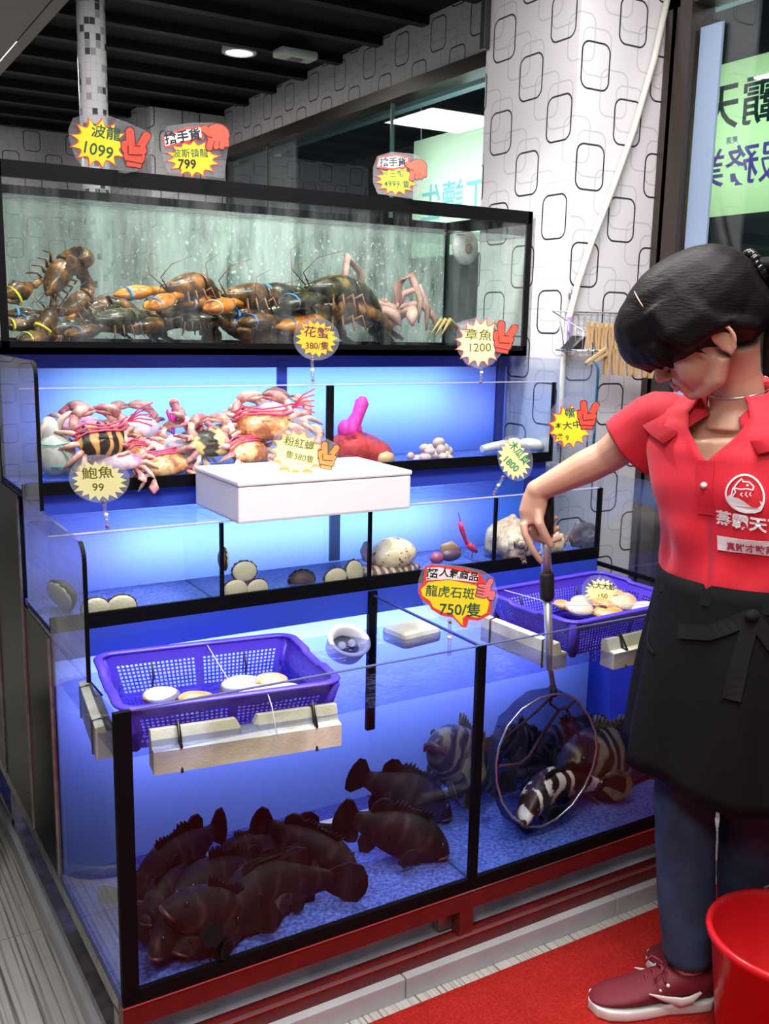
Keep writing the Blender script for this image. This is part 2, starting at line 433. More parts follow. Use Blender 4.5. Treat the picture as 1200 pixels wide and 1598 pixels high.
# ------------------------------------------------------------------ room shell
W = 1.512
XW = 1.884; CEIL = 2.61
struct(MB().box((-4, -4, -.1), (6, 7, 0)).build('floor', M_FLOOR))
M_CEIL = mat('black_ceiling', (0.004, 0.004, 0.0045), 0.6, spec=.2)
M_BEAM = mat('dark_ceiling_slat', (0.008, 0.008, 0.009), 0.5, spec=.3)
struct(MB().box((-4, -1.2, CEIL), (XW+.1, 7, CEIL+.1)).build('ceiling', M_CEIL))
cs = MB()
for k in range(16):
    y = 1.25 + k*.36
    cs.box((-4, y, CEIL-.035), (XW, y+.05, CEIL))
struct(cs.build('trim_1', M_BEAM))
struct(MB().box((-4, 5.4, 0), (6, 5.55, CEIL)).build('wall_back', M_PAPER))
wr = MB()
wr.box((XW, 1.0, 2.385), (XW+.12, 5.4, CEIL)).box((XW, 1.0, 0), (XW+.12, 5.4, 1.18)).box((XW, 4.2, 1.18), (XW+.12, 5.4, 2.385))
wr.box((XW, -3, 2.34), (XW+.12, .70, CEIL)).box((XW, .65, 0), (XW+.12, 1.12, CEIL))
struct(wr.build('wall_right', M_PAPER))
struct(MB().box((1.53, .67, 0), (XW+.005, 1.10, CEIL)).build('wall_pillar', M_PAPER))
struct(MB().box((1.44, 4.13, 0), (XW+.005, 5.42, CEIL)).build('wall_corner', M_PAPER))
def window(n, y0, y1, z0, z1, mull):
    w = MB(); t = .055
    w.box((XW-.03, y0, z1-t), (XW+.06, y1, z1)).box((XW-.03, y0, z0), (XW+.06, y1, z0+t))
    w.box((XW-.03, y0, z0), (XW+.06, y0+t, z1)).box((XW-.03, y1-t, z0), (XW+.06, y1, z1))
    o = struct(w.build('window_%d' % n, M_FRAME))
    struct(MB().box((XW+.01, y0+t*.5, z0+t*.5), (XW+.016, y1-t*.5, z1-t*.5)).build('pane', M_WINGLASS, o))
    for y in mull:
        struct(MB().box((XW+.005, y-.004, z0), (XW+.022, y+.004, z1)).build('pane_joint', mat('glass_edge_green', (.16, .24, .22), .2), o))
    return o
window(1, 1.10, 4.2, 1.18, 2.385, (2.26, 3.55))
w2 = window(2, -2.6, .665, .06, 2.36, ())
struct(MB().box((XW-.035, .565, .06), (XW+.06, .61, 2.36)).box((XW-.03, .625, .06), (XW+.05, .64, 2.36)).build('frame_strip', M_FRAME, w2))
# outside beyond the windows: dark street front with a lit awning band
M_NIGHT = mat('dark_outside_wall', (0.02, 0.03, 0.035), .5, noise=.5, scale=2)
struct(MB().box((3.6, -4, 0), (3.7, 7, 4)).build('wall_outside', M_NIGHT))
M_AWN = mat('blue_grey_awning', (0.10, 0.16, 0.28), .4)
M_AWN2 = mat('pale_awning_edge', (0.35, 0.5, 0.52), .4)
ob = MB()
ob.box((2.08, -3, 2.40), (2.13, 6, 2.52), 0).box((2.07, -3, 2.36), (2.12, 6, 2.385), 1)
struct(ob.build('trim_2', [M_AWN, M_AWN2]))
# pale blue translucent film strip stuck on the window beside the frame
M_FILM = mat('pale_blue_window_film', (0.30, 0.40, 0.56), .4)
tag(MB().box((XW-.004, .478, .95), (XW+.004, .556, 2.24)).build('window_film', M_FILM), 'pale blue vertical strip of film on the window beside the brown frame', 'film')

# round tiled post
po = at(144, 100, 3.7)
struct(MB().cone((0, 0, 0), 0.053, .053, CEIL, 32).build('trim_3', M_TILE)).location = (po.x, po.y, 0)
# overhead beam at the upper left
M_BEAMGREY = mat('grey_metal_beam', (.32, .30, .28), .4, .2); M_BEAMDK = mat('dark_beam_groove', (.02, .02, .02), .5)
bm_ = MB(); bm_.box((.535, .8, 2.555), (.585, 6, 2.61), 0).box((.525, .8, 2.575), (.535, 6, 2.61), 1).box((.30, .8, 2.55), (.525, 6, 2.61), 0)
struct(bm_.build('trim_6', [M_BEAMGREY, M_BEAMDK]))
# kerb round the tank base
M_KERB = mat('pale_grey_kerb_tile', (.46, .46, .48), .3, noise=.12, scale=8)
kb = MB()
for x0, x1 in ((-.012, .585), (.588, 1.185), (1.188, 1.62)):
    kb.box((x0, -.02, 0), (x1, .02, .048), bevel=.002)
kb.box((-.012, .02, 0), (.045, 1.6, .048), bevel=.002)
struct(kb.build('trim_4', M_KERB))
struct(MB().box((.045, .02, 0), (W, 1.6, .012)).build('trim_5', mat('wet_plinth_floor', (.16, .18, .24), .12, noise=.5, scale=9)))

# ------------------------------------------------------------------ carpet
M_CARPET = mat('red_carpet', (0.44, 0.022, 0.016), .95, col2=(0.30, 0.012, 0.01), scale=260, bump=1.0, spec=.1)
tag(MB().box((-1.3, -2.2, 0), (2.6, -.05, .006)).build('carpet', M_CARPET), 'red carpet runner lying on the striped floor in front of the tanks', 'carpet')

# ------------------------------------------------------------------ steel stand
st = thing('tank_stand', 'red painted steel stand carrying the fish tanks above the kerb', 'stand', (0, 0, 0))
f = MB()
f.box((0, 0, .144), (W, .03, .187)).box((0, 0, .048), (W, .03, .082))
for x in (0, .735, W-.035): f.box((x, 0, .082), (x+.035, .03, .144))
f.build('front_frame', M_REDPAINT, st)
g = MB()
g.box((0, .03, .155), (.03, 1.25, .187)).box((0, .03, .055), (.03, 1.25, .075))
g.box((W-.03, .03, .155), (W, 1.25, .187)); g.box((.0, .03, .048), (.03, .06, .16)); g.box((0, 1.0, .048), (.03, 1.03, .16))
g.box((.70, .03, .09), (.735, .05, .15)); g.box((.03, .45, .155), (W-.03, .48, .187)); g.box((0, 1.22, .048), (W, 1.25, .187))
g.build('side_rail', M_STEEL, st)
MB().box((.0, -.002, .185), (W, .004, .190)).box((.04, -.002, .079), (W, .004, .0845)).build('steel_edge', M_CHROME, st)
MB().box((.035, .030, .078), (W-.03, .20, .0815)).rings([[(.035, .052, .082), (W-.03, .052, .082), (W-.03, .075, .152), (.035, .075, .152)], [(.035, .058, .082), (W-.03, .058, .082), (W-.03, .081, .152), (.035, .081, .152)]], 0, False).build('drip_board', mat('grey_drip_board', (.74, .76, .82), .3, noise=.25, scale=14), st)
# black cabinet bodies behind the lower tanks
cb = thing('tank_cabinet', 'black cabinet behind and beneath the stepped tanks', 'cabinet', (0, 0, 0))
MB().box((0, .466, .189), (.012, .72, .745)).box((0, .725, .189), (.012, 1.25, .998)).build('side_panel', M_CABINET, cb)
MB().box((W-.012, .466, .189), (W, .72, .745)).box((W-.012, .725, .189), (W, 1.25, .998)).build('side_panel', M_CABINET, cb)
MB().box((.012, 1.235, .189), (W-.012, 1.25, 1.30)).box((.0, .915, 1.0), (.012, 1.25, 1.30)).box((W-.012, .915, 1.0), (W, 1.25, 1.30)).build('back_board', M_CABINET, cb)
MB().box((-.004, .462, .19), (.0, .47, .74)).box((-.004, .72, .19), (.0, .73, .99)).box((-.004, 1.06, .19), (.0, 1.07, .99)).build('corner_trim', M_STEEL, cb)

# ------------------------------------------------------------------ tanks
def side_panel(x0, x1, poly):
    m = MB()
    m.poly([(p[0], p[1]) for p in poly], 0, x1-x0)
    # local (u=Y, v=Z, w) -> world
    Mx = Matrix(((0, -1, 0, x0), (1, 0, 0, 0), (0, 0, 1, 0), (0, 0, 0, 1)))
    m.bm.transform(Mx)
    return m
def round_top(y0, y1, z0, z1, r, n=7):
    """rectangle with its front upper corner rounded"""
    pts = [(y1, z0), (y1, z1)]
    for k in range(n+1):
        a = R(90 + 90*k/n)
        pts.append((y0+r+math.cos(a)*r, z1-r+math.sin(a)*r))
    pts.append((y0, z0))
    return pts
def front_edge(x0, x1, y0, z0, z1, r, t=.004):
    """black edging that follows the front of a side panel"""
    m = MB(); n = 7
    path = [(y0, z0)] + [(y0+r-math.cos(R(90*k/n))*r, z1-r+math.sin(R(90*k/n))*r) for k in range(n)]
    rr = []
    for (y, z) in path: rr.append([(x0, y, z), (x1, y, z), (x1, y+t, z-t*.3), (x0, y+t, z-t*.3)])
    m.rings(rr, 0, False)
    return m

# --- grouper tank (bottom)
T1 = thing('fish_tank', 'bottom wide glass tank holding dark groupers and two blue baskets', 'fish tank')
MB().box((0, 0, .189), (W, .455, .207)).build('base', M_BED, T1)
MB().box((.004, .001, .19), (W-.004, .007, .741)).build('front_glass', M_GLASS, T1)
sd = [(.0, .189), (.455, .189), (.455, .741)] ; sd = [(.002, .189), (.466, .189), (.466, .741), (.002, .741)]
side_panel(0, .006, sd).build('side_glass', M_SIDEGLASS, T1)
side_panel(W-.006, W, [(.002, .189), (.466, .189), (.466, 1.0), (.002, 1.0)]).build('side_glass', M_SIDEGLASS, T1)
for a, b_ in ((0, .030), (.755, .776), (W-.02, W)): MB().box((a, -.002, .20), (b_, .009, .742)).build('corner_seam', M_BLACK, T1)
MB().box((0, -.0025, .189), (W, .0095, .216)).build('bottom_seam', M_BLACK, T1)
MB().box((W-.008, .004, .733), (W-.001, .455, .745)).build('side_seam', M_BLACK, T1)
MB().box((.762, .01, .207), (.768, .45, .738)).build('divider', M_GLASS, T1)
MB().box((.7615, .01, .7375), (.7685, .45, .741)).build('divider_edge', M_JOINT, T1)
def sheet(x0, x1, y, z0, z1):
    m = MB(); v = [m.bm.verts.new(p) for p in ((x0, y, z0), (x1, y, z0), (x1, y, z1), (x0, y, z1))]; m.bm.faces.new(v); return m
sheet(.006, W-.006, .453, .207, .692).build('back_panel', M_PANEL, T1)
MB().box((W-.011, .010, .207), (W-.0065, .452, .655)).build('blue_side_reflection', mat('blue_side_reflection', (.06, .12, .62), .3), T1)  # blue colour stands in for the back wall mirrored in the side pane
MB().box((.006, .448, .692), (W-.006, .456, .752)).build('back_strip', M_STRIPBLUE, T1)
MB().box((.752, .440, .39), (.775, .452, .75)).build('back_joint', M_BLACK, T1)
sheetw = MB()
def water(T, y0, y1, z, m=None, x0=.007, x1=W-.007):
    g = MB(); nx, ny = 40, 12
    vs = [[g.bm.verts.new((x0+(x1-x0)*i/nx, y0+(y1-y0)*j/ny, z)) for i in range(nx+1)] for j in range(ny+1)]
    for j in range(ny):
        for i in range(nx): g.bm.faces.new((vs[j][i], vs[j][i+1], vs[j+1][i+1], vs[j+1][i]))
    return g.build('water', m or M_WATER, T)
water(T1, .008, .452, .6535, M_WATER1)

# --- abalone tank (third from the top)
T3 = thing('fish_tank', 'low middle tank of four bays with abalone, spotted shell and whelks', 'fish tank')
MB().box((0, .452, .753), (W, .70, .765)).build('base', M_BED, T3)
MB().box((.004, .451, .76), (W-.004, .456, .955)).build('front_glass', M_GLASS, T3)
MB().box((.0, .449, .752), (W, .4575, .785)).build('bottom_seam', M_BLACK, T3)
Y3p = .167
side_panel(0, .006, round_top(Y3p, .672, .742, 1.0, .035)).build('side_glass', M_SIDEGLASS, T3)
side_panel(W-.006, W, [(.4585, .752), (.672, .752), (.672, .995), (.4585, .995)]).build('side_glass', M_SIDEGLASS, T3)
front_edge(-.0005, .0068, Y3p-.003, .742, 1.0, .035).build('front_edging', M_BLACK, T3)
for x in (.3756, .7577, 1.139):
    MB().box((x-.004, .4495, .77), (x+.004, .4575, .952)).build('divider_seam', M_BLACK, T3)
    MB().box((x-.002, .458, .765), (x+.002, .695, .952)).build('divider', M_GLASS, T3)
MB().box((W-.014, .4495, .76), (W, .4575, .955)).build('corner_seam', M_BLACK, T3)
sheet(.006, W-.006, .698, .765, .955).build('back_panel', M_PANEL, T3)
MB().box((.006, .692, .953), (W-.006, .70, 1.0)).build('back_strip', M_STRIPBLUE, T3)
for a, b_ in ((.775, .805), (1.43, 1.46)): MB().box((a, .690, .77), (b_, .697, .955)).build('back_joint', M_JOINT, T3)
water(T3, .457, .697, .951)
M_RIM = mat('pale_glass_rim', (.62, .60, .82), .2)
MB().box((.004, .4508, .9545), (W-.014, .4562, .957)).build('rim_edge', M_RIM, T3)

# --- crab tank (second from the top)
T2 = thing('fish_tank', 'second tank from the top holding flower crabs and an octopus bag', 'fish tank')
MB().box((0, .672, 1.003), (W, .90, 1.018)).build('base', M_BED, T2)
MB().box((.004, .671, 1.008), (W-.004, .676, 1.238)).build('front_glass', M_GLASS, T2)
MB().box((0, .669, 1.002), (W, .6775, 1.03)).build('bottom_seam', M_BLACK, T2)
Y2p = .4964
side_panel(0, .006, round_top(Y2p, .90, 1.002, 1.305, .03)).build('side_glass', M_SIDEGLASS, T2)
side_panel(W-.006, W, round_top(Y2p, .90, 1.003, 1.305, .03)).build('side_glass', M_SIDEGLASS, T2)
front_edge(-.0005, .0068, Y2p-.003, 1.002, 1.305, .03).build('front_edging', M_BLACK, T2)
front_edge(W-.0065, W+.0005, Y2p-.003, 1.003, 1.305, .03).build('front_edging', mat('teal_glass_edge', (.03, .10, .17), .15), T2)
for a, b_ in ((.752, .771), (W-.010, W)): MB().box((a, .669, 1.02), (b_, .6775, 1.236)).build('corner_seam', M_BLACK, T2)
MB().box((.760, .678, 1.018), (.764, .895, 1.234)).build('divider', M_GLASS, T2)
sheet(.006, W-.006, .897, 1.018, 1.272).build('back_panel', M_PANEL, T2)
MB().box((.006, .890, 1.272), (W-.006, .899, 1.305)).build('back_strip', M_STRIPBLUE, T2)
MB().box((.715, .886, 1.03), (.742, .896, 1.29)).build('back_joint', M_STRIPBLUE, T2)
MB().box((1.572-.11, .886, 1.03), (1.49, .896, 1.30)).build('back_joint', M_JOINT, T2)
water(T2, .677, .895, 1.235)
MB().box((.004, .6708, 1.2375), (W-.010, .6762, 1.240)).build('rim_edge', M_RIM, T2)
MB().box((.03, .0008, .7405), (W-.02, .0072, .7425)).build('rim_edge', mat('blue_grey_glass_rim', (.10, .12, .26), .15), T1)

# --- lobster tank (top)
T0 = thing('fish_tank', 'top black framed glass tank full of lobsters', 'fish tank')
ZB, ZT, YA, YB = 1.307, 1.731, .818, 1.26
fr = MB()
b = .012
fr.box((0, YA, ZB), (W, YB, ZB+.016))
for y in (YA, YB-b): fr.box((0, y, ZB), (W, y+b, ZB+.03)); fr.box((0, y, ZT-.036), (W, y+b, ZT))
for x in (0, W-b):
    fr.box((x, YA, ZT-.036), (x+b, YB, ZT)); fr.box((x, YA, ZB), (x+b, YB, ZB+.03))
    for y in (YA, YB-b): fr.box((x, y, ZB), (x+b+.004, y+b, ZT))
fr.build('frame', M_BLACK, T0)
MB().box((.005, YA+.003, ZB+.02), (W-.005, YA+.008, ZT-.01)).build('front_glass', M_TOPGLASS, T0)
MB().box((.005, YB-.008, ZB+.02), (W-.005, YB-.003, ZT-.01)).build('back_glass', M_WETGLASS, T0)
side_panel(.003, .008, [(YA+.01, ZB+.02), (YB-.01, ZB+.02), (YB-.01, ZT-.01), (YA+.01, ZT-.01)]).build('side_glass', M_TOPGLASS, T0)
side_panel(W-.008, W-.003, [(YA+.01, ZB+.02), (YB-.01, ZB+.02), (YB-.01, ZT-.01), (YA+.01, ZT-.01)]).build('side_glass', M_TOPGLASS, T0)
MB().box((.012, YA+.012, ZB+.0165), (W-.012, YB-.012, ZB+.02)).build('base', mat('lobster_tank_floor', (.10, .12, .2), .4), T0)
water(T0, YA+.009, YB-.009, 1.660, M_LOBWATER)
# ------------------------------------------------------------------ price signs
M_CARD = glass_mat('clear_laminate', (0.93, 0.94, 0.96), ior=1.35, dirt=.34, dcol=(.85, .85, .9), dscale=8, drange=(.2, .9))
M_YEL = mat('yellow_sign_paper', (0.95, 0.80, 0.03), .5)
M_PALE = mat('pale_yellow_sign_paper', (0.95, 0.92, 0.42), .5)
M_ORAN = mat('orange_sign_paper', (0.95, 0.55, 0.04), .5)
M_SRED = mat('red_sign_edge', (0.85, 0.06, 0.05), .5)
M_SWHITE = mat('white_sign_paper', (0.9, 0.9, 0.9), .5)
M_HAND = mat('orange_red_hand_print', (0.90, 0.09, 0.05), .5)
M_HANDO = mat('orange_hand_print', (0.93, 0.36, 0.10), .5)
M_HANDP = mat('pink_hand_print', (0.90, 0.22, 0.24), .5)
M_LINE = mat('dark_print_line', (0.10, 0.02, 0.02), .5)
M_INKG = mat('dark_green_ink', (0.02, 0.10, 0.06), .5)
M_INKB = mat('black_ink', (0.015, 0.015, 0.02), .5)
M_INKP = mat('purple_ink', (0.09, 0.01, 0.05), .5)
M_INKO = mat('olive_ink', (0.14, 0.12, 0.01), .5)
M_INKT = mat('teal_ink', (0.01, 0.12, 0.10), .5)
M_INKGR = mat('green_ink', (0.02, 0.28, 0.12), .5)
M_CLIP = glass_mat('clear_clip_plastic', (0.80, 0.80, 0.86), ior=1.5, dirt=.35, dcol=(.85, .85, .9), dscale=60, drange=(.3, .8))
M_BRASS = mat('rusty_clip_screw', (0.35, 0.13, 0.10), .35, .6)

def burst(rx, ry, n, inner, rot=0, jag=.12, seed=1):
    rd = random.Random(seed); pts = []
    for k in range(2*n):
        a = 2*PI*(k+rot)/(2*n)
        f = (1 - jag*rd.random()) if k % 2 == 0 else inner
        pts.append((math.cos(a)*rx*f, math.sin(a)*ry*f))
    return pts
def scallop(rx, ry, n, depth_, rot=0, out=0.0):
    """star whose sides are hollow arcs"""
    pts = []
    for k in range(n):
        a0 = 2*PI*(k+rot)/n; a1 = 2*PI*(k+1+rot)/n
        for j in range(5):
            t = j/5; a = a0+(a1-a0)*t
            f = 1 - depth_*math.sin(PI*t)**.7
            pts.append((math.cos(a)*(rx*f+out), math.sin(a)*(ry*f+out)))
    return pts
def oval(rx, ry, n=28, sq=2.0):
    return [(rx*math.copysign(abs(math.cos(2*PI*k/n))**(2/sq), math.cos(2*PI*k/n)), ry*math.copysign(abs(math.sin(2*PI*k/n))**(2/sq), math.sin(2*PI*k/n))) for k in range(n)]
def capsule(x0, y0, x1, y1, r, n=6):
    a = math.atan2(y1-y0, x1-x0); pts = []
    for k in range(n+1): pts.append((x1+r*math.cos(a-PI/2+PI*k/n), y1+r*math.sin(a-PI/2+PI*k/n)))
    for k in range(n+1): pts.append((x0+r*math.cos(a+PI/2+PI*k/n), y0+r*math.sin(a+PI/2+PI*k/n)))
    return pts
def mv(pts, dx, dy, rot=0, s=1):
    c, q = math.cos(R(rot)), math.sin(R(rot))
    return [(dx+s*(c*x-q*y), dy+s*(q*x+c*y)) for x, y in pts]

class Sign:
    YAW = -0.50
    def __init__(self, name, label, cx, cy, Y, group='price signs on the tanks', yaw=None, tilt=0.0):
        p = on(cx, cy, 1, Y); self.p = p
        self.s = depth(p)/FPX; self.cx, self.cy = cx, cy
        self.t = thing(name, label, 'price sign', p, (tilt, 0, self.YAW if yaw is None else yaw), group)
    def U(self, pts): return [((x-self.cx)*self.s, -(y-self.cy)*self.s) for x, y in pts]
    def L(self, pts): return [(x*self.s, y*self.s) for x, y in pts]       # already centred, y up
    def shape(self, name, pts, m, w, t=.0004, parent=None):
        mb = MB(); mb.poly(pts, w, w+t); return mb.build(name, m, parent or self.t)
    def at(self, x, y): return ((x-self.cx), -(y-self.cy))
    def text(self, body, x, y, size, m, w, rot=0, bold=0.0, parent=None, sx=1.0, shear=0):
        u, v = self.at(x, y)
        M = Matrix.Translation((u*self.s, -w, v*self.s)) @ Matrix.Rotation(-R(rot), 4, 'Y')
        return text_obj('lettering', body, size*self.s, m, parent or self.t, M, ext=.0001, bold=bold*self.s, sx=sx, shear=shear)
    def hand_v(self, x, y, h, rot=0, m=None, mirror=1):
        k = h/60
        def P(pts): return self.L(mv([(px_*mirror, py_) for px_, py_ in pts], *self.at(x, y), rot, k))
        shapes = [capsule(-6, 0, -10, 26, 6.5), capsule(6, 0, 17, 23, 6.5), oval(17, 17), capsule(-14, -2, -16, 6, 6), capsule(-6, -2, 12, 0, 7), [(-13, -12), (14, -12), (12, -27), (-11, -27)]]
        mb = MB()
        shapes[2] = mv(shapes[2], 0, -9)
        for s_ in shapes:
            c = (sum(p[0] for p in s_)/len(s_), sum(p[1] for p in s_)/len(s_))
            mb.poly(P([(c[0]+(p[0]-c[0])*1+math.copysign(1.6, p[0]-c[0]), c[1]+(p[1]-c[1])+math.copysign(1.6, p[1]-c[1])) for p in s_]), .0016, .0018, 1)
        for i, s_ in enumerate(shapes): mb.poly(P(s_), .0018, .0021+.0001*i, 0)
        for s_ in (capsule(-8, -9, 12, -7, 1.0), capsule(-12, -19, 12, -20, .9), capsule(-10, -7, -11, 4, 1.0), capsule(-1, 6, 8, 6.5, .9)): mb.poly(P(s_), .0027, .0029, 1)
        return mb.build('hand_print', [m or M_HAND, M_LINE], self.t)
    def hand_down(self, x, y, h, rot=0, m=None):
        k = h/60
        def P(pts): return self.L(mv(pts, *self.at(x, y), rot, k))
        shapes = [mv(oval(23, 20), 4, 8), capsule(-14, 10, -24, 14, 7), capsule(-8, -6, -9, -20, 6), capsule(4, -4, 4, -15, 6), capsule(14, -4, 15, -13, 6), capsule(22, 0, 24, -8, 5)]
        mb = MB()
        for s_ in shapes:
            c = (sum(p[0] for p in s_)/len(s_), sum(p[1] for p in s_)/len(s_))
            mb.poly(P([(p[0]+math.copysign(1.8, p[0]-c[0]), p[1]+math.copysign(1.8, p[1]-c[1])) for p in s_]), .0016, .0018, 1)
        for i, s_ in enumerate(shapes): mb.poly(P(s_), .0018, .0021+.0001*i, 0)
        for s_ in (capsule(-1, -6, -2, -16, .9), capsule(10, -5, 10, -13, .9), capsule(-18, 2, -6, 0, .9)): mb.poly(P(s_), .0027, .0029, 1)
        return mb.build('hand_print', [m or M_HAND, M_LINE], self.t)
    def hand_thumb(self, x, y, h, rot=0, m=None):
        k = h/60
        def P(pts): return self.L(mv(pts, *self.at(x, y), rot, k))
        shapes = [rrect(-2, -6, 34, 34, 9), capsule(4, 8, 9, 25, 7.5), rrect(22, -14, 16, 26, 4)] + [capsule(-18, 6-9*i, 0, 6-9*i, 4.4) for i in range(4)]
        mb = MB()
        for s_ in shapes:
            c = (sum(p[0] for p in s_)/len(s_), sum(p[1] for p in s_)/len(s_))
            mb.poly(P([(p[0]+math.copysign(1.6, p[0]-c[0]), p[1]+math.copysign(1.6, p[1]-c[1])) for p in s_]), .0016, .0018, 1)
        for i, s_ in enumerate(shapes): mb.poly(P(s_), .0018, .0021+.0001*i, 0)
        for i in range(3): mb.poly(P(capsule(-20, 1.6-9*i, -2, 1.6-9*i, .8)), .0029, .0031, 1)
        return mb.build('hand_print', [m or M_HANDP, M_LINE], self.t)
    def clip(self, x0, y0, x1, y1):
        (u0, v0), (u1, v1) = self.at(x0, y0), self.at(x1, y1); s = self.s
        mb = MB()
        d = Vector((u1-u0, 0, v1-v0)); n = d.normalized(); L_ = d.length*s
        a = Vector((u0*s, -.001, v0*s))
        mb.tube([a, a+n*L_*.45], [(.0055, .004), (.0045, .004)], 8); mb.tube([a+n*L_*.55, a+n*L_], [(.0045, .004), (.0062, .0045)], 8)
        o = mb.build('clip', M_CLIP, self.t)
        MB().ell(a+n*L_*.5, (.005, .005, .005)).build('ball_joint', M_WHITE, o)
        for f in (.06, .88):
            MB().ell(a+n*L_*f+Vector((0, -.004, 0)), (.0035, .002, .0035)).build('screw', M_BRASS, o)

# 1099
S = Sign('price_sign', 'yellow starburst price sign reading 1099 on the top tank rim, left of the 799 sign', 172, 222, .826)
S.shape('card', S.U([(108, 205), (116, 188), (140, 181), (165, 181), (200, 192), (236, 207), (240, 214), (235, 238), (214, 263), (195, 268), (128, 260), (117, 245), (109, 222)]), M_CARD, -.0004)
S.shape('burst_edge', S.L(mv(scallop(47, 40, 13, .30, .2), *S.at(154, 224), -8)), M_SRED, .0003)
o = S.shape('burst', S.L(mv(scallop(43, 36, 13, .28, .2), *S.at(155, 224), -8)), M_YEL, .0008)
S.text('波龍', 166, 209, 21, M_INKG, .0014, -8, .25, o, 1.1); S.text('1099', 152, 235, 25, M_INKG, .0014, -12, .2, o)
S.hand_v(210, 232, 58, -6)
# 799
S = Sign('price_sign', 'yellow and red price sign reading 799 with a pointing hand, on the top tank rim', 303, 236, .826)
S.shape('card', S.U([(251, 215), (262, 200), (300, 194), (335, 193), (352, 204), (355, 232), (349, 275), (262, 268), (252, 240)]), M_CARD, -.0004)
S.shape('burst_edge', S.L(mv(scallop(46, 31, 14, .30, .4), *S.at(301, 247), 0)), M_SRED, .0003)
o = S.shape('burst', S.L(mv(scallop(40, 27, 14, .26, .4), *S.at(301, 247), 0)), M_YEL, .0008)
S.shape('banner_edge', S.U([(254, 215), (285, 203), (316, 198), (318, 218), (290, 224), (258, 233)]), M_SRED, .0012)
o2 = S.shape('banner', S.U([(257, 217), (285, 206), (314, 201), (315, 215), (290, 221), (259, 230)]), M_SWHITE, .0017)
S.text('搶手貨', 286, 216, 19, M_INKB, .0022, 9, .55, o2)
S.text('波斯頓龍', 297, 240, 14, M_INKG, .0014, 2, .1, o); S.text('799', 292, 256, 19, M_INKB, .0022, 0, .4, o)
S.hand_down(336, 216, 46, -8)
# 4999
S = Sign('price_sign', 'small yellow and red price sign reading 4999, on the top tank rim before the window', 622, 272, .826)
S.shape('card', S.U([(582, 262), (588, 246), (610, 239), (645, 241), (658, 250), (662, 268), (656, 300), (650, 309), (590, 302), (582, 285)]), M_CARD, -.0004)
S.shape('burst_edge', S.L(mv(scallop(36, 25, 14, .30, .4), *S.at(619, 281), 0)), M_SRED, .0003)
o = S.shape('burst', S.L(mv(scallop(31, 22, 14, .26, .4), *S.at(619, 281), 0)), M_YEL, .0008)
S.shape('banner_edge', S.U([(587, 263), (590, 247), (618, 242), (638, 246), (638, 261), (612, 266)]), M_SRED, .0012)
o2 = S.shape('banner', S.U([(589, 261), (592, 249), (618, 245), (635, 248), (636, 259), (612, 263)]), M_SWHITE, .0017)
S.text('搶手貨', 613, 255, 14, M_INKB, .0022, 2, .4, o2)
S.text('帝王蟹', 613, 272, 12, M_INKG, .0014, 0, .1, o); S.text('4999/隻', 620, 287, 12.5, M_INKG, .0022, 0, .1, o)
S.hand_down(649, 266, 36, -5)
# 380 flower crab
S = Sign('price_sign', 'round clear sign with orange burst reading 380, clipped to the crab tank rim', 494, 529, .664)
S.shape('card', S.L(mv(oval(36, 33), 0, 0)), M_CARD, -.0004)
o = S.shape('burst', S.L(mv(burst(35, 31, 17, .70, .3, .18, 3), 0, 0)), M_ORAN, .0004)
S.text('花蟹', 494, 520, 18, M_INKP, .001, -5, .15, o, 1.15); S.text('380/隻', 495, 540, 13.5, M_INKP, .001, 0, .15, o)
S.clip(487, 556, 489, 598)
# 1200 octopus
S = Sign('price_sign', 'large clear sign with yellow burst reading 1200, clipped to the crab tank right side', 755, 538, .664)
S.shape('card', S.U([(711, 520), (720, 502), (745, 495), (775, 496), (797, 503), (799, 520), (786, 548), (770, 568), (750, 576), (728, 568), (715, 550)]), M_CARD, -.0004)
S.shape('burst_edge', S.L(mv(scallop(40, 40, 15, .26, .2), *S.at(748, 535), 0)), M_SRED, .0003)
o = S.shape('burst', S.L(mv(scallop(37, 37, 15, .25, .2), *S.at(748, 535), 0)), M_PALE, .0008)
S.text('章魚', 746, 524, 18, M_INKO, .0013, -3, .15, o, 1.2); S.text('1200', 748, 543, 18, M_INKO, .0013, 2, .1, o, 1.05)
S.hand_v(786, 528, 48, -8, M_HAND)
S.clip(754, 562, 752, 600)
# 99 abalone
S = Sign('price_sign', 'oval clear sign with pale yellow burst reading 99, clipped to the abalone tank left side', 155, 750, .443)
S.shape('card', S.L(mv(oval(47, 38), 0, 3)), M_CARD, -.0004)
o = S.shape('burst', S.L(mv(burst(47, 35, 19, .70, .3, .15, 5), 0, 0)), M_PALE, .0004)
S.text('鮑魚', 153, 739, 20, M_INKO, .001, 4, .15, o, 1.25); S.text('99', 153, 761, 17, M_INKO, .001, 0, .15, o, 1.1)
S.clip(161, 780, 166, 828)
# 1800
S = Sign('price_sign', 'tilted pale yellow burst sign reading 1800 in green, clipped to the whelk tank rim', 802, 717, .443)
S.shape('card', S.L(mv(oval(27, 37), 2, 2, 20)), M_CARD, -.0004)
o = S.shape('burst', S.L(mv(burst(26, 36, 18, .70, .3, .15, 8), 0, 0, 20)), M_PALE, .0004)
S.text('木瓜貝', 809, 707, 14.5, M_INKGR, .001, -50, .25, o, .95); S.text('1800', 797, 724, 15, M_INKGR, .001, -42, .25, o)
S.clip(787, 743, 772, 773)
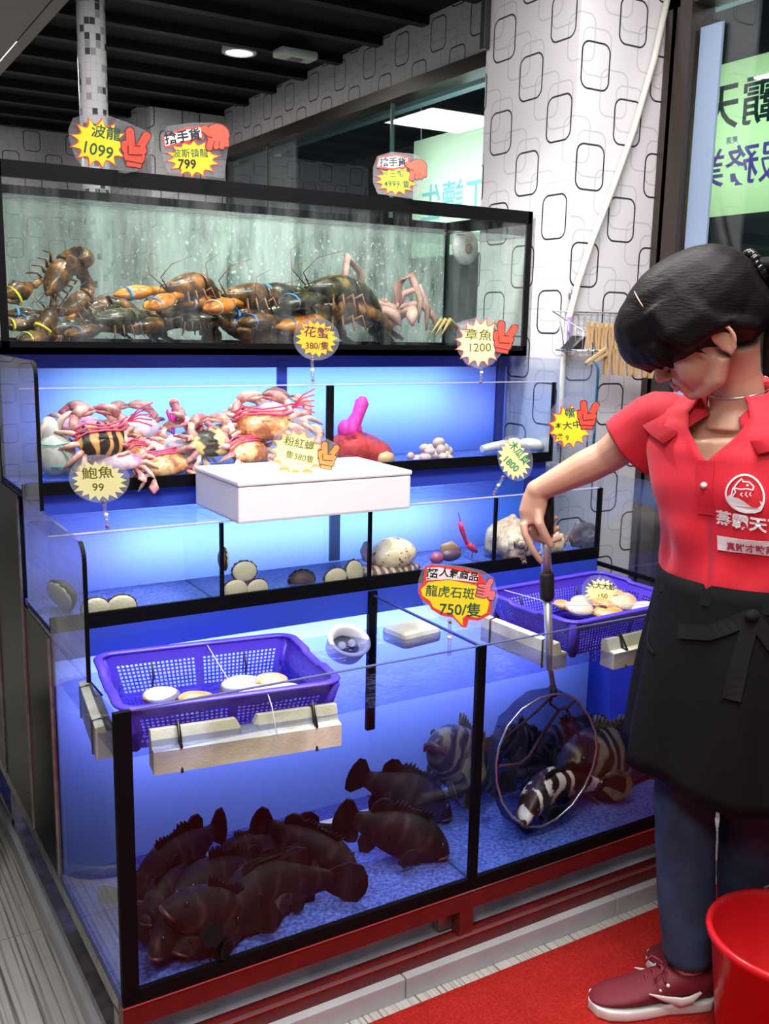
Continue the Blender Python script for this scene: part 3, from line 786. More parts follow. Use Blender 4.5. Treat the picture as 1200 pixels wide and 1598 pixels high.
# conch
S = Sign('price_sign', 'yellow burst sign with green and black writing, half hidden behind the reaching forearm', 893, 662, .443)
S.shape('card', S.L(mv(oval(39, 40), 0, 4)), M_CARD, -.0004)
S.shape('burst_edge', S.L(mv(scallop(36, 36, 13, .26, .2), *S.at(889, 666), 0)), M_SRED, .0003)
o = S.shape('burst', S.L(mv(scallop(33, 33, 13, .25, .2), *S.at(890, 666), 0)), M_YEL, .0008)
S.text('螺', 888, 646, 17, M_INKT, .0013, 4, .25, o); S.text('大中', 893, 664, 13, M_INKG, .0013, 8, .25, o, 1.2)
S.text('本', 871, 665, 10, M_INKB, .0013, 0, .15, o); S.text('港', 874, 682, 10, M_INKO, .0013, 0, .15, o); S.text('9', 886, 684, 12, M_INKG, .0013, 0, .1, o)
S.hand_v(916, 649, 44, 0)
S.clip(903, 728, 908, 757)
# 750 grouper
S = Sign('price_sign', 'large yellow cloud shaped sign reading 750, clipped to the front glass of the grouper tank', 713, 930, .012)
S.shape('card', S.U([(652, 905), (658, 885), (680, 878), (720, 882), (752, 889), (770, 900), (778, 930), (770, 968), (745, 982), (725, 982), (690, 970), (665, 950), (652, 925)]), M_CARD, -.0004)
S.shape('bubble_edge', S.U([(652, 920), (660, 908), (661, 884), (672, 880), (715, 884), (748, 893), (765, 920), (768, 945), (766, 960), (748, 970), (733, 968), (730, 981), (722, 980), (708, 965), (690, 962), (674, 952), (668, 942), (656, 934)]), M_SRED, .0003)
o = S.shape('bubble', S.U([(656, 920), (668, 908), (700, 904), (740, 912), (758, 922), (764, 940), (761, 957), (746, 965), (729, 961), (723, 966), (724, 978), (712, 966), (706, 958), (692, 957), (676, 948), (671, 938), (659, 930)]), M_YEL, .0008)
o2 = S.shape('banner', S.U([(664, 905), (665, 885), (683, 884), (745, 896), (744, 908), (700, 903)]), M_SWHITE, .0012)
S.text('超', 673, 896, 19, M_INKB, .0018, -4, .4, o2); S.text('人氣商品', 715, 896, 15.5, M_INKB, .0018, -8, .35, o2)
S.text('龍虎石斑', 702, 925, 19.5, M_INKG, .0013, -4, .2, o, 1.0); S.text('750/隻', 719, 953, 24, M_INKG, .0013, -2, .35, o, 1.0)
S.hand_thumb(757, 918, 34, -12)
S.clip(703, 968, 704, 1026)
# ------------------------------------------------------------------ foam box with its sign
M_FOAM = mat('white_foam', (0.93, 0.93, 0.93), .6, bump=.15, scale=220)
M_OLDFOAM = mat('stained_foam', (0.80, 0.78, 0.70), .65, col2=(0.55, 0.50, 0.36), scale=9, bump=.2, bscale=200)
BX = thing('foam_box', 'white foam box resting on the rim of the abalone tank', 'box', (.615, .53, .957))
mb = MB(); mb.box((-.222, -.132, 0), (.222, .132, .082), bevel=.006); mb.build('body', M_FOAM, BX)
mb = MB(); mb.box((-.224, -.134, .0825), (.224, .134, .094), bevel=.004); mb.box((-.10, -.05, .094), (.03, -.03, .096)); mb.build('lid', M_FOAM, BX)
pp = on(468, 737, 2, 1.052)
S = Sign('price_sign', 'clear sign with pale burst reading 380 standing on the white foam box', 470, 704, pp.y)
S.shape('card', S.U([(423, 736), (422, 700), (428, 680), (440, 670), (458, 667), (480, 670), (505, 681), (528, 694), (524, 736)]), M_CARD, -.0004)
S.shape('burst_edge', S.L(mv(scallop(43, 40, 14, .22, .2), *S.at(464, 708), -10)), M_HANDO, .0003)
o = S.shape('burst', S.L(mv(scallop(40, 34, 14, .21, .2), *S.at(464, 706), -10)), M_PALE, .0008)
S.text('粉紅蟳', 467, 693, 16, M_INKO, .0013, -12, .15, o); S.text('隻380隻', 468, 714, 13, M_INKO, .0013, -12, .1, o)
S.hand_v(511, 712, 42, -8, M_HANDO)

# ------------------------------------------------------------------ blue floating baskets
M_BASKET = mat('blue_purple_plastic', (0.085, 0.045, 0.62), .35)
M_TIE = mat('black_cable_tie', (0.01, 0.01, 0.01), .4)
M_CORD = mat('white_cord', (0.75, 0.75, 0.75), .6)
def holed_quad(mb, a, b, c, d, nu, nv, mu=(.06, .06), mvv=(.25, .12), hole=.6, mid=True):
    """quad a b c d (a-b bottom, d-c top) with a grid of square holes"""
    def P(u, v): return (a*(1-u)+b*u)*(1-v)+(d*(1-u)+c*u)*v
    us = [(0, mu[0], False)]
    segs = [(mu[0], .5-.02), (.5+.02, 1-mu[1])] if mid else [(mu[0], 1-mu[1])]
    for si, (s0, s1) in enumerate(segs):
        n = nu//len(segs); w = (s1-s0)/n
        for i in range(n):
            us.append((s0+w*i, s0+w*(i+hole), True)); us.append((s0+w*(i+hole), s0+w*(i+1), False))
        if si == 0 and mid: us.append((s1, segs[1][0], False))
    us.append((1-mu[1], 1, False))
    vs = [(0, mvv[1], False)]; h = (1-mvv[0]-mvv[1])/nv
    for j in range(nv):
        vs.append((mvv[1]+h*j, mvv[1]+h*(j+hole), True)); vs.append((mvv[1]+h*(j+hole), mvv[1]+h*(j+1), False))
    vs.append((1-mvv[0], 1, False))
    cache = {}
    def V(u, v):
        k = (round(u, 5), round(v, 5))
        if k not in cache: cache[k] = mb.bm.verts.new(P(u, v))
        return cache[k]
    for u0, u1, hu in us:
        for v0, v1, hv in vs:
            if hu and hv: continue
            if u1-u0 < 1e-5 or v1-v0 < 1e-5: continue
            mb.bm.faces.new((V(u0, v0), V(u1, v0), V(u1, v1), V(u0, v1)))
def solid(t):
    def f(o):
        md = o.modifiers.new('solidify', 'SOLIDIFY'); md.thickness = t; md.offset = 0
    return f
def basket(label, loc, rz, floats, cordpts):
    t = thing('floating_basket', label, 'basket', loc, (0, 0, rz), 'blue baskets floating in the bottom tank')
    lx, ly, h = .205, .155, .086; bx, by = .180, .132
    T = [Vector((sx*lx, sy*ly, 0)) for sx, sy in ((-1, -1), (1, -1), (1, 1), (-1, 1))]
    B = [Vector((sx*bx, sy*by, -h)) for sx, sy in ((-1, -1), (1, -1), (1, 1), (-1, 1))]
    mb = MB()
    for i, (nu, mid) in enumerate(((36, True), (26, True), (36, True), (26, True))):
        j = (i+1) % 4
        holed_quad(mb, B[i], B[j], T[j], T[i], nu, 8, mid=mid, mvv=(.24, .08))
    holed_quad(mb, B[0], B[1], B[2], B[3], 40, 26, mvv=(.05, .05), mid=False, hole=.5)
    bmesh.ops.remove_doubles(mb.bm, verts=mb.bm.verts[:], dist=.0004)
    mb.build('body', M_BASKET, t, mods=solid(.0022))
    # corner fillets and rolled rim with a dip in the short sides
    mb = MB()
    path = []
    for (cx_, cy_, a0) in ((lx-.03, ly-.03, 0), (-lx+.03, ly-.03, 90), (-lx+.03, -ly+.03, 180), (lx-.03, -ly+.03, 270)):
        for k in range(6):
            a = R(a0+90*k/5); path.append(Vector((cx_+math.cos(a)*.035, cy_+math.sin(a)*.035, .002)))
        nx = {0: (0, ly+.005), 90: (-lx-.005, 0), 180: (0, -ly-.005), 270: (lx+.005, 0)}[a0]
        for q in (-.055, -.045, .045, .055):
            d = {0: (-1, 0), 90: (0, -1), 180: (1, 0), 270: (0, 1)}[a0]
            path.append(Vector((nx[0]+d[0]*q, nx[1]+d[1]*q, .002-(.006 if abs(q) < .05 and a0 in (90, 270) else 0))))
    mb.tube(path, [(.010, .0045)]*len(path), 8, closed_path=True, up=(0, 0, 1))
    for i in range(4):
        mb.tube([T[i]*.985, B[i]], [.010, .010], 6)
    mb.build('rim', M_BASKET, t)
    for (c, length, ax, sec, nick) in floats:
        fb = MB(); c = Vector(c); hl = length/2
        w_, hh = sec
        prof = [(-w_/2, 0), (w_/2, 0), (w_/2, hh*.95), (w_*.1, hh), (-w_*.1, hh*.62), (-w_/2, hh*.58)]
        rr = []
        for s_ in (-hl, -hl*.12, -hl*.07, 0, hl*.07, hl*.12, hl):
            ring = []
            for (a, z) in prof:
                z2 = z - (nick if abs(s_) < hl*.1 else 0)*(z > hh*.8)
                ring.append(c + (Vector((s_, a, z2)) if ax == 'x' else Vector((-a, s_, z2))))
            rr.append(ring)
        fb.rings(rr, 0, False)
        fo = fb.build('float', M_OLDFOAM, t)
        for s_ in (-hl*.72, hl*.72):
            sb = MB(); loop = []
            for (a, z) in [(p[0]*1.05, p[1]+(.002 if p[1] > 0 else -.002)) for p in prof] + [(w_*.1, hh+.012)]:
                loop.append(c + (Vector((s_, a, z)) if ax == 'x' else Vector((-a, s_, z))))
            sb.tube(loop, .0026, 5, closed_path=True); sb.build('strap', M_TIE, fo)
    for q in (-.1, .1):
        MB().tube([(q, ly*.9, -.02), (q+.001, ly*.84, -.05), (q, ly*.85, -.075)], [(.0022, .0022)]*3, 5).build('cable_tie', M_TIE, t)
    MB().tube(cordpts, .0011, 5).build('cord', M_CORD, t)
    return t
bl = basket('blue basket with foam floats at the left of the bottom tank, holding a few clams', (.268, .228, .703), R(-7.5),
    [((.015, -.190, -.106), .355, 'x', (.046, .074), .018), ((-.230, 0, -.100), .25, 'y', (.040, .064), 0)],
    [(.02, .165, .004), (.045, -.02, -.06), (.06, -.16, .006), (.062, -.19, -.02), (.06, -.225, -.06)])
br = basket('blue basket with foam floats at the right of the bottom tank, heaped with clams', (1.268, .228, .728), R(3),
    [((.03, -.186, -.110), .30, 'x', (.042, .066), 0), ((-.226, -.01, -.110), .26, 'y', (.042, .066), 0)],
    [(-.16, .165, .003), (-.05, .05, -.03), (.07, -.16, .008), (.072, -.19, -.03), (.07, -.215, -.08)])

# clams
M_CLAM = mat('tan_clam_shell', (0.62, 0.40, 0.20), .35, col2=(0.75, 0.58, 0.40), scale=24, bump=.3, bscale=60, stretch=(1, 4, 1), coat=.3)
M_CLAM2 = mat('pale_clam_shell', (0.72, 0.55, 0.42), .35, col2=(0.82, 0.72, 0.60), scale=20, bump=.3, bscale=60, stretch=(1, 4, 1), coat=.3)
M_CLAM3 = mat('orange_clam_shell', (0.72, 0.30, 0.06), .3, col2=(0.80, 0.5, 0.25), scale=16, bump=.3, bscale=60, stretch=(1, 4, 1), coat=.4)
def clam_half(sgn):
    mb = MB(); n = 26; rows = []
    for i in range(9):
        t = i/8; r = math.sin(t*PI/2); z = math.cos(t*PI/2)
        ring = []
        for k in range(n):
            a = 2*PI*k/n
            x = math.cos(a)*r*.045; y = math.sin(a)*r*.034
            x += (1-r)*(-.010)                                   # umbo towards the hinge
            rib = 1+.03*math.sin(t*26)
            ring.append((x, y*(1-.12*math.cos(a)), sgn*(z*.017*rib)))
        rows.append(ring)
    mb.rings(rows, 0, True, (True, False)); return mb
def clam(label, loc, rot, m, group):
    t = thing('clam', label, 'clam', loc, rot, group)
    clam_half(1).build('upper_shell', m, t, smooth='keep'); clam_half(-1).build('lower_shell', m, t)
    MB().ell((-.044, 0, 0), (.006, .012, .004)).build('hinge', mat_hinge, t)
    return t
mat_hinge = mat('brown_clam_hinge', (.20, .09, .03), .5)
protoclam = None
def clams(basket_o, z, specs, group):
    out = []
    for i, (label, x, y, dz, rx, ry, rz, m, sc) in enumerate(specs):
        p = on(x, y, 2, z)
        t = clam(label, (p.x, p.y, z+dz), (R(rx), R(ry), R(rz)), m, group); t.scale = (sc,)*3; out.append(t)
    return out
clams(bl, .648, [
    ('pale cream clam alone at the left of the left basket', 253, 1086, 0, 8, 4, 20, M_CLAM2, .92),
    ('orange clam in the left basket, beside the pale cream one', 307, 1090, 0, -6, 3, -10, M_CLAM3, .85),
    ('cream clam edge in the left basket, nearest the front wall', 285, 1103, -.006, 3, 0, -30, M_CLAM2, .8),
    ('tan clam in the left basket under the white cord', 376, 1070, 0, 10, -4, 5, M_CLAM2, .98),
    ('pinkish brown clam rearmost in the right half of the left basket', 425, 1066, .004, 6, 6, 30, M_CLAM, .95),
    ('flat cream clam in the left basket behind the glass edge', 405, 1082, 0, 0, 5, -20, M_CLAM2, .95),
    ('tan clam rightmost in the left basket', 447, 1078, 0, 4, 0, 10, M_CLAM2, .8)], 'clams in the left basket')
clams(br, .672, [
    ('amber clam leftmost in the right basket', 880, 947, .004, 12, 4, 60, M_CLAM3, .85),
    ('pale grey tan clam rearmost in the right basket', 911, 946, .012, 8, 0, 10, M_CLAM2, .9),
    ('cream clam front left in the right basket', 905, 957, .012, 12, 5, -10, M_CLAM2, .95),
    ('glossy amber clam in front of the 150 sign', 943, 957, .022, 20, 12, 40, M_CLAM3, 1.0),
    ('red brown clam nearest the front rim of the right basket', 950, 964, .012, 16, 0, -20, M_CLAM3, .9),
    ('brown and white clam right of the 150 sign', 972, 951, .022, 14, -6, 20, M_CLAM, 1.05),
    ('tan clam rightmost in the right basket', 1003, 955, .010, 6, -8, 0, M_CLAM2, .9),
    ('amber clam topmost behind the red brown one', 960, 944, .030, 22, 8, 70, M_CLAM3, .8)], 'clams in the right basket')
# 150 sign in the right basket
q = on(938, 922, 2, .70)
S = Sign('price_sign', 'small pale burst sign reading 150 stuck among the clams of the right basket', 938, 922, .262, tilt=R(-12))
S.shape('card', S.L(mv(oval(29, 25), -2, 0, -10)), M_CARD, -.0004)
o = S.shape('burst', S.L(mv(burst(29, 21, 18, .70, .3, .15, 11), 0, 0)), M_PALE, .0004)
S.text('大大大蛤', 939, 915, 10.5, M_INKB, .001, -6, .15, o); S.text('150', 940, 931, 11, M_INKO, .001, 4, .15, o)

# ------------------------------------------------------------------ float skimmer, block and pipe in the bottom tank
M_DARK = mat('dark_hollow', (0.02, 0.02, 0.03), .5)
sk = thing('skimmer', 'white round skimmer float bobbing on the water between basket and divider', 'skimmer', (.668, .392, .652), (R(38), R(14), R(-20)))
MB().lathe([(.018, -.05), (.04, -.04), (.045, 0), (.047, .006), (.040, .008), (.034, .002), (.028, -.02)], sx=1.15).build('float_body', M_WHITE, sk)
MB().cone((0, 0, -.026), .029, .029, .003).build('well', M_DARK, sk)
for x, y in ((-.012, -.006), (.012, .006)): MB().ell((x, y, -.014), (.010, .010, .010)).build('ball', M_WHITE, sk)
fbk = tag(MB().box((-.06, -.045, -.02), (.06, .045, .02), bevel=.012).build('foam_block', M_OLDFOAM), 'off white foam block under the water right of the skimmer', 'block')
fbk.location = (.842, .385, .646); fbk.rotation_euler = (0, 0, R(8))
pi = thing('drain_pipe', 'pale plastic pipe lying along the bottom of the grouper tank', 'pipe', (0, 0, 0))
M_PIPE = mat('pale_pipe', (0.62, 0.60, 0.48), .4)
MB().tube([(.10, .35, .222), (.60, .345, .222), (1.45, .34, .222)], .0125, 12).build('tube', M_PIPE, pi)
MB().tube([(.735, .344, .222), (.757, .344, .222)], .016, 12).build('coupling', M_PIPE, pi)

# ------------------------------------------------------------------ landing net
M_ALU = mat('dull_aluminium', (0.62, 0.62, 0.64), .35, .7)
M_GRIP = mat('black_rubber_grip', (0.012, 0.012, 0.013), .6)
nt_ = thing('landing_net', 'long handled hoop net with dark mesh dipped into the right bay of the bottom tank', 'net', (1.0, .088, .9))
def NL(p): return Vector(p) - Vector((1.0, .088, .9))
ptop = on(852, 768, 1, .094); pgr = on(851, 833, 1, .092); pc1 = on(853, 893, 1, .09); pc2 = on(854, 935, 1, .09); pm = on(859, 1045, 1, .087); pe = on(864, 1078, 1, .085)
MB().tube([NL(ptop), NL(pgr)], [.0185, .0185], 14).build('grip', M_GRIP, nt_)
MB().tube([NL(pgr), NL(pc1)], .0115, 14).build('upper_pole', M_ALU, nt_)
MB().tube([NL(pc1), NL(pc1*.9+pc2*.1), NL(pc2*.85+pc1*.15), NL(pc2)], [.015, .0165, .0165, .0145], 14).build('collar', M_GRIP, nt_)
MB().tube([NL(pc2), NL(pm), NL(pm*.98+pe*.02), NL(pe)], [.0095, .0095, .006, .006], 12).build('lower_pole', M_ALU, nt_)
MB().tube([NL(pe)+Vector((-.004, 0, .012)), NL(pe)+Vector((.002, 0, -.012))], [.0085, .0085], 10).build('socket', M_GRIP, nt_)
hoop_px = [(866, 1083), (883, 1083), (901, 1093), (918, 1115), (929, 1142), (931, 1168), (925, 1198), (912, 1228), (893, 1256), (868, 1278), (845, 1290), (822, 1290), (800, 1276), (783, 1250), (775, 1220), (774, 1192), (779, 1165), (792, 1133), (814, 1107), (842, 1090)]
hoop = [NL(on(x, y, 1, .075)) for x, y in hoop_px]
MB().tube(hoop, .0028, 7, closed_path=True).build('hoop', M_CHROME, nt_)
def net_mat():
    m = bpy.data.materials.new('dark_netting'); m.use_nodes = True
    nt = m.node_tree; N, L = nt.nodes, nt.links
    b = N['Principled BSDF']; b.inputs['Base Color'].default_value = (.012, .008, .03, 1); b.inputs['Roughness'].default_value = .7
    tr = N.new('ShaderNodeBsdfTransparent'); tr.inputs[0].default_value = (.72, .72, .9, 1)
    tc = N.new('ShaderNodeTexCoord'); nz = N.new('ShaderNodeTexNoise'); nz.inputs['Scale'].default_value = 7; L.new(tc.outputs['Object'], nz.inputs[0])
    mr = N.new('ShaderNodeMapRange'); mr.inputs[1].default_value = .35; mr.inputs[2].default_value = .7; mr.inputs[3].default_value = .34; mr.inputs[4].default_value = .7; L.new(nz.outputs[0], mr.inputs[0])
    mx = N.new('ShaderNodeMixShader'); L.new(mr.outputs[0], mx.inputs[0]); L.new(tr.outputs[0], mx.inputs[1]); L.new(b.outputs[0], mx.inputs[2])
    L.new(mx.outputs[0], N['Material Output'].inputs[0]); return m
M_NET = net_mat()
cen = sum(hoop, Vector())/len(hoop)
mb = MB(); rows = []
for k, (s_, dy, dz, dx) in enumerate(((1, 0, 0, 0), (1.0, .03, -.012, .012), (.98, .07, -.022, .03), (.88, .11, -.045, .05), (.6, .14, -.065, .06), (.1, .15, -.075, .06))):
    ring = []
    for i, p in enumerate(hoop):
        q = cen + (p-cen)*s_ + Vector((dx, dy, dz*(1 if p.z < cen.z else .4)))
        low = max(0, (cen.z-p.z)/.16)
        q += Vector((math.sin(i*2.3+k)*.006, math.sin(i*1.7)*.005, -.018*low*(k in (1, 2, 3))+math.sin(i*3.1+k*2)*.004))
        ring.append(q)
    rows.append(ring)
mb.rings(rows, 0, True, (False, True)); mb.build('net_bag', M_NET, nt_)
mb = MB()
def cord(pts, r=.0035):
    mb.tube([NL(on(x, y, 1, Y_)) for x, y, Y_ in pts], [r]*len(pts), 6)
cord([(864, 1080, .078), (858, 1098, .085), (872, 1108, .10), (886, 1104, .09), (899, 1091, .077)], .0035)
cord([(862, 1086, .08), (835, 1112, .10), (790, 1150, .10), (780, 1165, .078)], .003)
cord([(872, 1108, .10), (850, 1140, .14), (826, 1180, .13), (812, 1192, .11), (778, 1196, .078)], .0042)
cord([(884, 1106, .10), (900, 1140, .13), (910, 1170, .14), (911, 1205, .12)], .0035)
cord([(842, 1155, .14), (858, 1175, .15), (862, 1200, .15)], .003)
mb.build('net_seam', mat('dark_red_net_seam', (.035, .004, .02), .7), nt_)

# ------------------------------------------------------------------ hose, wire rack and clothes pegs on the pillar
M_HOSE = mat('milky_hose', (0.74, 0.72, 0.64), .35, sss=.2)
hp = [(1.845, .652, 2.36), (1.80, .650, 2.16), (1.735, .648, 1.96), (1.66, .646, 1.78), (1.595, .644, 1.64), (1.55, .643, 1.52), (1.523, .643, 1.42), (1.513, .645, 1.30), (1.517, .648, 1.15), (1.525, .655, 1.05)]
tag(MB().tube(hp, .0095, 10).build('hose', M_HOSE), 'milky white hose hanging slantwise down the patterned pillar', 'hose')
rk = thing('wire_rack', 'small steel wire rack hung on the pillar by the pegs', 'rack', (1.66, .655, 1.30))
def RL(*p): return Vector(p)-Vector((1.66, .655, 1.30))
mb = MB(); r_ = .0017
xa, xb, ya, yb, zt, zl, zb = 1.475, 1.80, .56, .660, 1.44, 1.385, 1.33
mb.tube([RL(xa, yb, zt), RL(xb, yb, zt)], r_*1.4, 6).tube([RL(xa, yb, zt), RL(xa+.03, ya, zl), RL(xb-.03, ya, zl), RL(xb, yb, zt)], r_*1.4, 6)
mb.tube([RL(xa+.02, yb, zb), RL(xa+.03, ya, zb), RL(xb-.03, ya, zb), RL(xb-.02, yb, zb), RL(xa+.02, yb, zb)], r_*1.2, 6)
for k in range(12):
    x = xa+.03+(xb-xa-.06)*k/11
    mb.tube([RL(x, ya, zl), RL(x, ya, zb), RL(x, yb, zb), RL(x, yb, zt)], r_, 5)
for k in range(1, 4):
    y = yb+(ya-yb)*k/4; z = zt+(zl-zt)*k/4
    mb.tube([RL(xa+.03*k/4, y, z), RL(xa+.03, y, zb)], r_, 5)
mb.build('wire_frame', M_CHROME, rk)
MB().tube([RL(1.545, .664, 1.44), RL(1.545, .66, 1.475), RL(1.545, .655, 1.49)], .0022, 6).ell(RL(1.545, .664, 1.49), (.009, .004, .012)).build('hook', M_CHROME, rk)
M_WOOD = mat('pale_peg_wood', (0.62, 0.42, 0.22), .6, col2=(.48, .30, .14), scale=30, stretch=(1, 1, .2))
def peg(label, loc, rot):
    t = thing('clothes_peg', label, 'clothes peg', loc, rot, 'wooden clothes pegs on the wire rack')
    for s_ in (-1, 1):
        mb = MB(); mb.rings([[(s_*a, -.005, z), (s_*b_, -.005, z), (s_*b_, .005, z), (s_*a, .005, z)] for a, b_, z in ((.0045, .011, .038), (.001, .009, .012), (.0015, .009, -.005), (.0006, .0075, -.022), (.001, .005, -.036))], 0, False)
        mb.build('prong', M_WOOD, t)
    MB().tube([(-.008, 0, .004), (.008, 0, .004)], .004, 8).build('spring', M_CHROME, t)
    return t
p0 = peg('wooden clothes peg at the left end of the upper row on the rack', (1.523, .553, 1.372), (0, R(3), R(-10)))
for i in range(1, 5):
    copy_thing(p0, (1.523+.026*i, .552, 1.370+.001*(i % 2)), (0, R((-4, 5, -3, 6)[i-1]), R(-8)), label='wooden clothes peg, %s in the upper row on the rack' % ('second from the left', 'third from the left', 'fourth from the left', 'next to the dark hair')[i-1])
copy_thing(p0, (1.545, .545, 1.312), (R(5), R(58), R(-10)), label='wooden clothes peg dangling askew between the two rows')
for i in range(7):
    copy_thing(p0, (1.590+.030*i, .548, 1.300-.002*i), (0, R((2, -3, 4, -2, 3, -4, 2)[i]), R(-8)), label='wooden clothes peg, %s in the lower row under the rack' % ('first', 'second', 'third', 'fourth', 'fifth', 'sixth', 'seventh')[i])
mb = MB(); c = (1.492, .60, 1.333)
tag(MB().rings([[(1.485, .585, 1.334), (1.525, .575, 1.334), (1.525, .62, 1.334), (1.485, .63, 1.334)], [(1.518, .585, 1.372), (1.53, .575, 1.372), (1.53, .61, 1.372), (1.518, .62, 1.372)]], 0, False).build('black_scraper', M_BLACKPLAS), 'small black wedge shaped scraper lying in the wire rack', 'scraper')
tag(MB().box((1.513, .625, 1.335), (1.522, .64, 1.425)).build('lilac_tube', mat('lilac_plastic', (.45, .32, .62), .4)), 'lilac plastic stick standing in the wire rack', 'stick')

# ------------------------------------------------------------------ bucket and bin
M_BUCKET = mat('red_bucket_plastic', (0.60, 0.012, 0.016), .28)
bk = thing('bucket', 'red plastic bucket with wire handle on the carpet at the right edge', 'bucket', (1.112, -.532, .007))
bk_prof = [(.0, .006), (.105, .006), (.108, .0), (.112, .0), (.142, .255), (.150, .257), (.153, .268), (.149, .275), (.142, .274), (.139, .262), (.106, .012), (.0, .012)]
MB().lathe(bk_prof, n=40).build('body', M_BUCKET, bk)
for sx in (-1, 1):
    a = R(-116 if sx < 0 else 64)
    c = Vector((math.cos(a)*.150, math.sin(a)*.150, .245))
    MB().box((-.012, -.012, -.02), (.012, .012, .02), bevel=.003, M=Matrix.Translation(c) @ Matrix.Rotation(a, 4, 'Z')).build('ear', M_BUCKET, bk)
a = R(-116); ca = Vector((math.cos(a), math.sin(a), 0)); tb = Vector((-math.sin(a), math.cos(a), 0))
hpth = [ca*.156*math.cos(PI*k/14) + tb*.1*math.sin(PI*k/14) + Vector((0, 0, .248+.11*math.sin(PI*k/14))) for k in range(15)]
MB().tube(hpth, .0028, 7).build('handle', M_CHROME, bk)
MB().tube([ca*.15+Vector((0, 0, .232)), ca*.166+Vector((0, 0, .248)), ca*.166+Vector((0, 0, .275))], .0035, 7).build('hook', M_CHROME, bk)
bn = thing('bin', 'dark round bin standing on the striped floor at the left edge', 'bin', (-.20, .86, 0))
MB().lathe([(0, .01), (.118, .01), (.125, 0), (.128, .03), (.120, .036), (.135, .42), (.142, .42), (.142, .445), (.125, .445), (.112, .05), (0, .05)], n=32).build('body', mat('dark_grey_bin', (.035, .035, .033), .3), bn)
MB().lathe([(.122, .004), (.131, .004), (.133, .03), (.122, .034)], n=32).build('foot_ring', mat('grey_bin_foot', (.12, .12, .11), .35), bn)
wt = thing('plastic_tub', 'small white plastic tub on the floor behind the jeans', 'tub', (1.86, .22, 0))
MB().lathe([(0, .004), (.07, 0), (.082, .10), (.088, .10), (.088, .112), (.079, .112), (.068, .008), (0, .008)], n=28).build('body', M_WHITE, wt)
MB().lathe([(0, .116), (.085, .116), (.09, .110), (.09, .102), (.086, .102)], n=28).build('lid', M_WHITE, wt)

# ------------------------------------------------------------------ ceiling fittings and window banners
dl = thing('downlight', 'lit round recessed downlight in the black ceiling', 'ceiling light', (1.421, 2.808, CEIL-.036))
MB().lathe([(.075, .03), (.078, .0), (.062, -.002), (.058, .02)], n=32).build('trim_ring', M_WHITE, dl)
def emit(name, col, s):
    m = bpy.data.materials.new(name); m.use_nodes = True; nt = m.node_tree; nt.nodes.remove(nt.nodes['Principled BSDF'])
    e = nt.nodes.new('ShaderNodeEmission'); e.inputs[0].default_value = (*col, 1); e.inputs[1].default_value = s
    nt.links.new(e.outputs[0], nt.nodes['Material Output'].inputs[0]); return m
MB().cone((0, 0, .006), .060, .060, .004).build('lamp', emit('warm_white_lamp', (1, .95, .85), 9), dl)
sd_ = bpy.data.lights.new('downlight_lamp', 'SPOT'); sd_.energy = 45; sd_.spot_size = R(95); sd_.color = (1, .95, .88); sd_.shadow_soft_size = .05
so = bpy.data.objects.new('downlight_lamp', sd_); COL.objects.link(so); so.location = (1.421, 2.808, CEIL-.05)
eb = thing('smoke_detector', 'small white box fixed to the black ceiling right of the downlight', 'ceiling box', (1.61, 2.624, CEIL-.036))
MB().box((-.09, -.05, -.035), (.09, .05, .0), bevel=.012).build('case', M_WHITE, eb); MB().box((-.03, -.02, -.039), (.03, .02, -.035)).build('grille', M_STEEL, eb)
il = thing('indicator_lamp', 'small black box with an orange light at the top left edge of the pillar', 'lamp', (1.515, 1.09, 2.33))
MB().box((-.012, -.012, -.09), (.012, .012, .09), bevel=.003).build('case', M_BLACKPLAS, il); MB().box((-.011, -.0135, .085), (.011, -.012, .13)).build('light', emit('orange_led', (1, .16, .03), 3), il)
def banner_mat(name, col, s):
    m = bpy.data.materials.new(name); m.use_nodes = True; nt = m.node_tree; N, L = nt.nodes, nt.links; N.remove(N['Principled BSDF'])
    d = N.new('ShaderNodeBsdfDiffuse'); t = N.new('ShaderNodeBsdfTranslucent'); x = N.new('ShaderNodeMixShader')
    d.inputs[0].default_value = (*col, 1); t.inputs[0].default_value = (*col, 1); x.inputs[0].default_value = s
    L.new(d.outputs[0], x.inputs[1]); L.new(t.outputs[0], x.inputs[2]); L.new(x.outputs[0], N['Material Output'].inputs[0]); return m
M_LIME = banner_mat('lime_banner', (.62, .86, .42), .6)
M_LIME2 = banner_mat('pale_lime_banner', (.80, .95, .68), .6)
XB = 2.10
def banner(label, y0, y1, z0, z1, words):
    t = thing('banner', label, 'banner', (XB, (y0+y1)/2, (z0+z1)/2), group='lime green banners hung outside the windows')
    sheet_m = MB(); sheet_m.bm.faces.new([sheet_m.bm.verts.new((0, a*(y1-y0)/2, b*(z1-z0)/2)) for a, b in ((-1, -1), (1, -1), (1, 1), (-1, 1))]); sheet_m.build('sheet', M_LIME if y0 < 1 else M_LIME2, t)
    for q in (-.45, .45): MB().tube([(.001, q*(y1-y0), (z1-z0)/2-.01), (-.005, q*(y1-y0), 2.37-(z0+z1)/2)], .002, 5).build('cord', M_CORD, t)
    for body, y, z, size, m in words:
        # printed on the outer face; seen from inside it reads mirrored
        M = Matrix(((0, -1, 0, -.001), (1, 0, 0, y-(y0+y1)/2), (0, 0, 1, z-(z0+z1)/2), (0, 0, 0, 1)))
        text_obj('lettering', body, size, m, t, M, ext=0, bold=size*.012)
    return t
M_BLACKINK = mat('banner_black_ink', (.02, .05, .05), .6); M_PURP = banner_mat('banner_purple_ink', (.20, .10, .62), .6); M_SKY = banner_mat('banner_pale_blue_ink', (.40, .70, .95), .8)
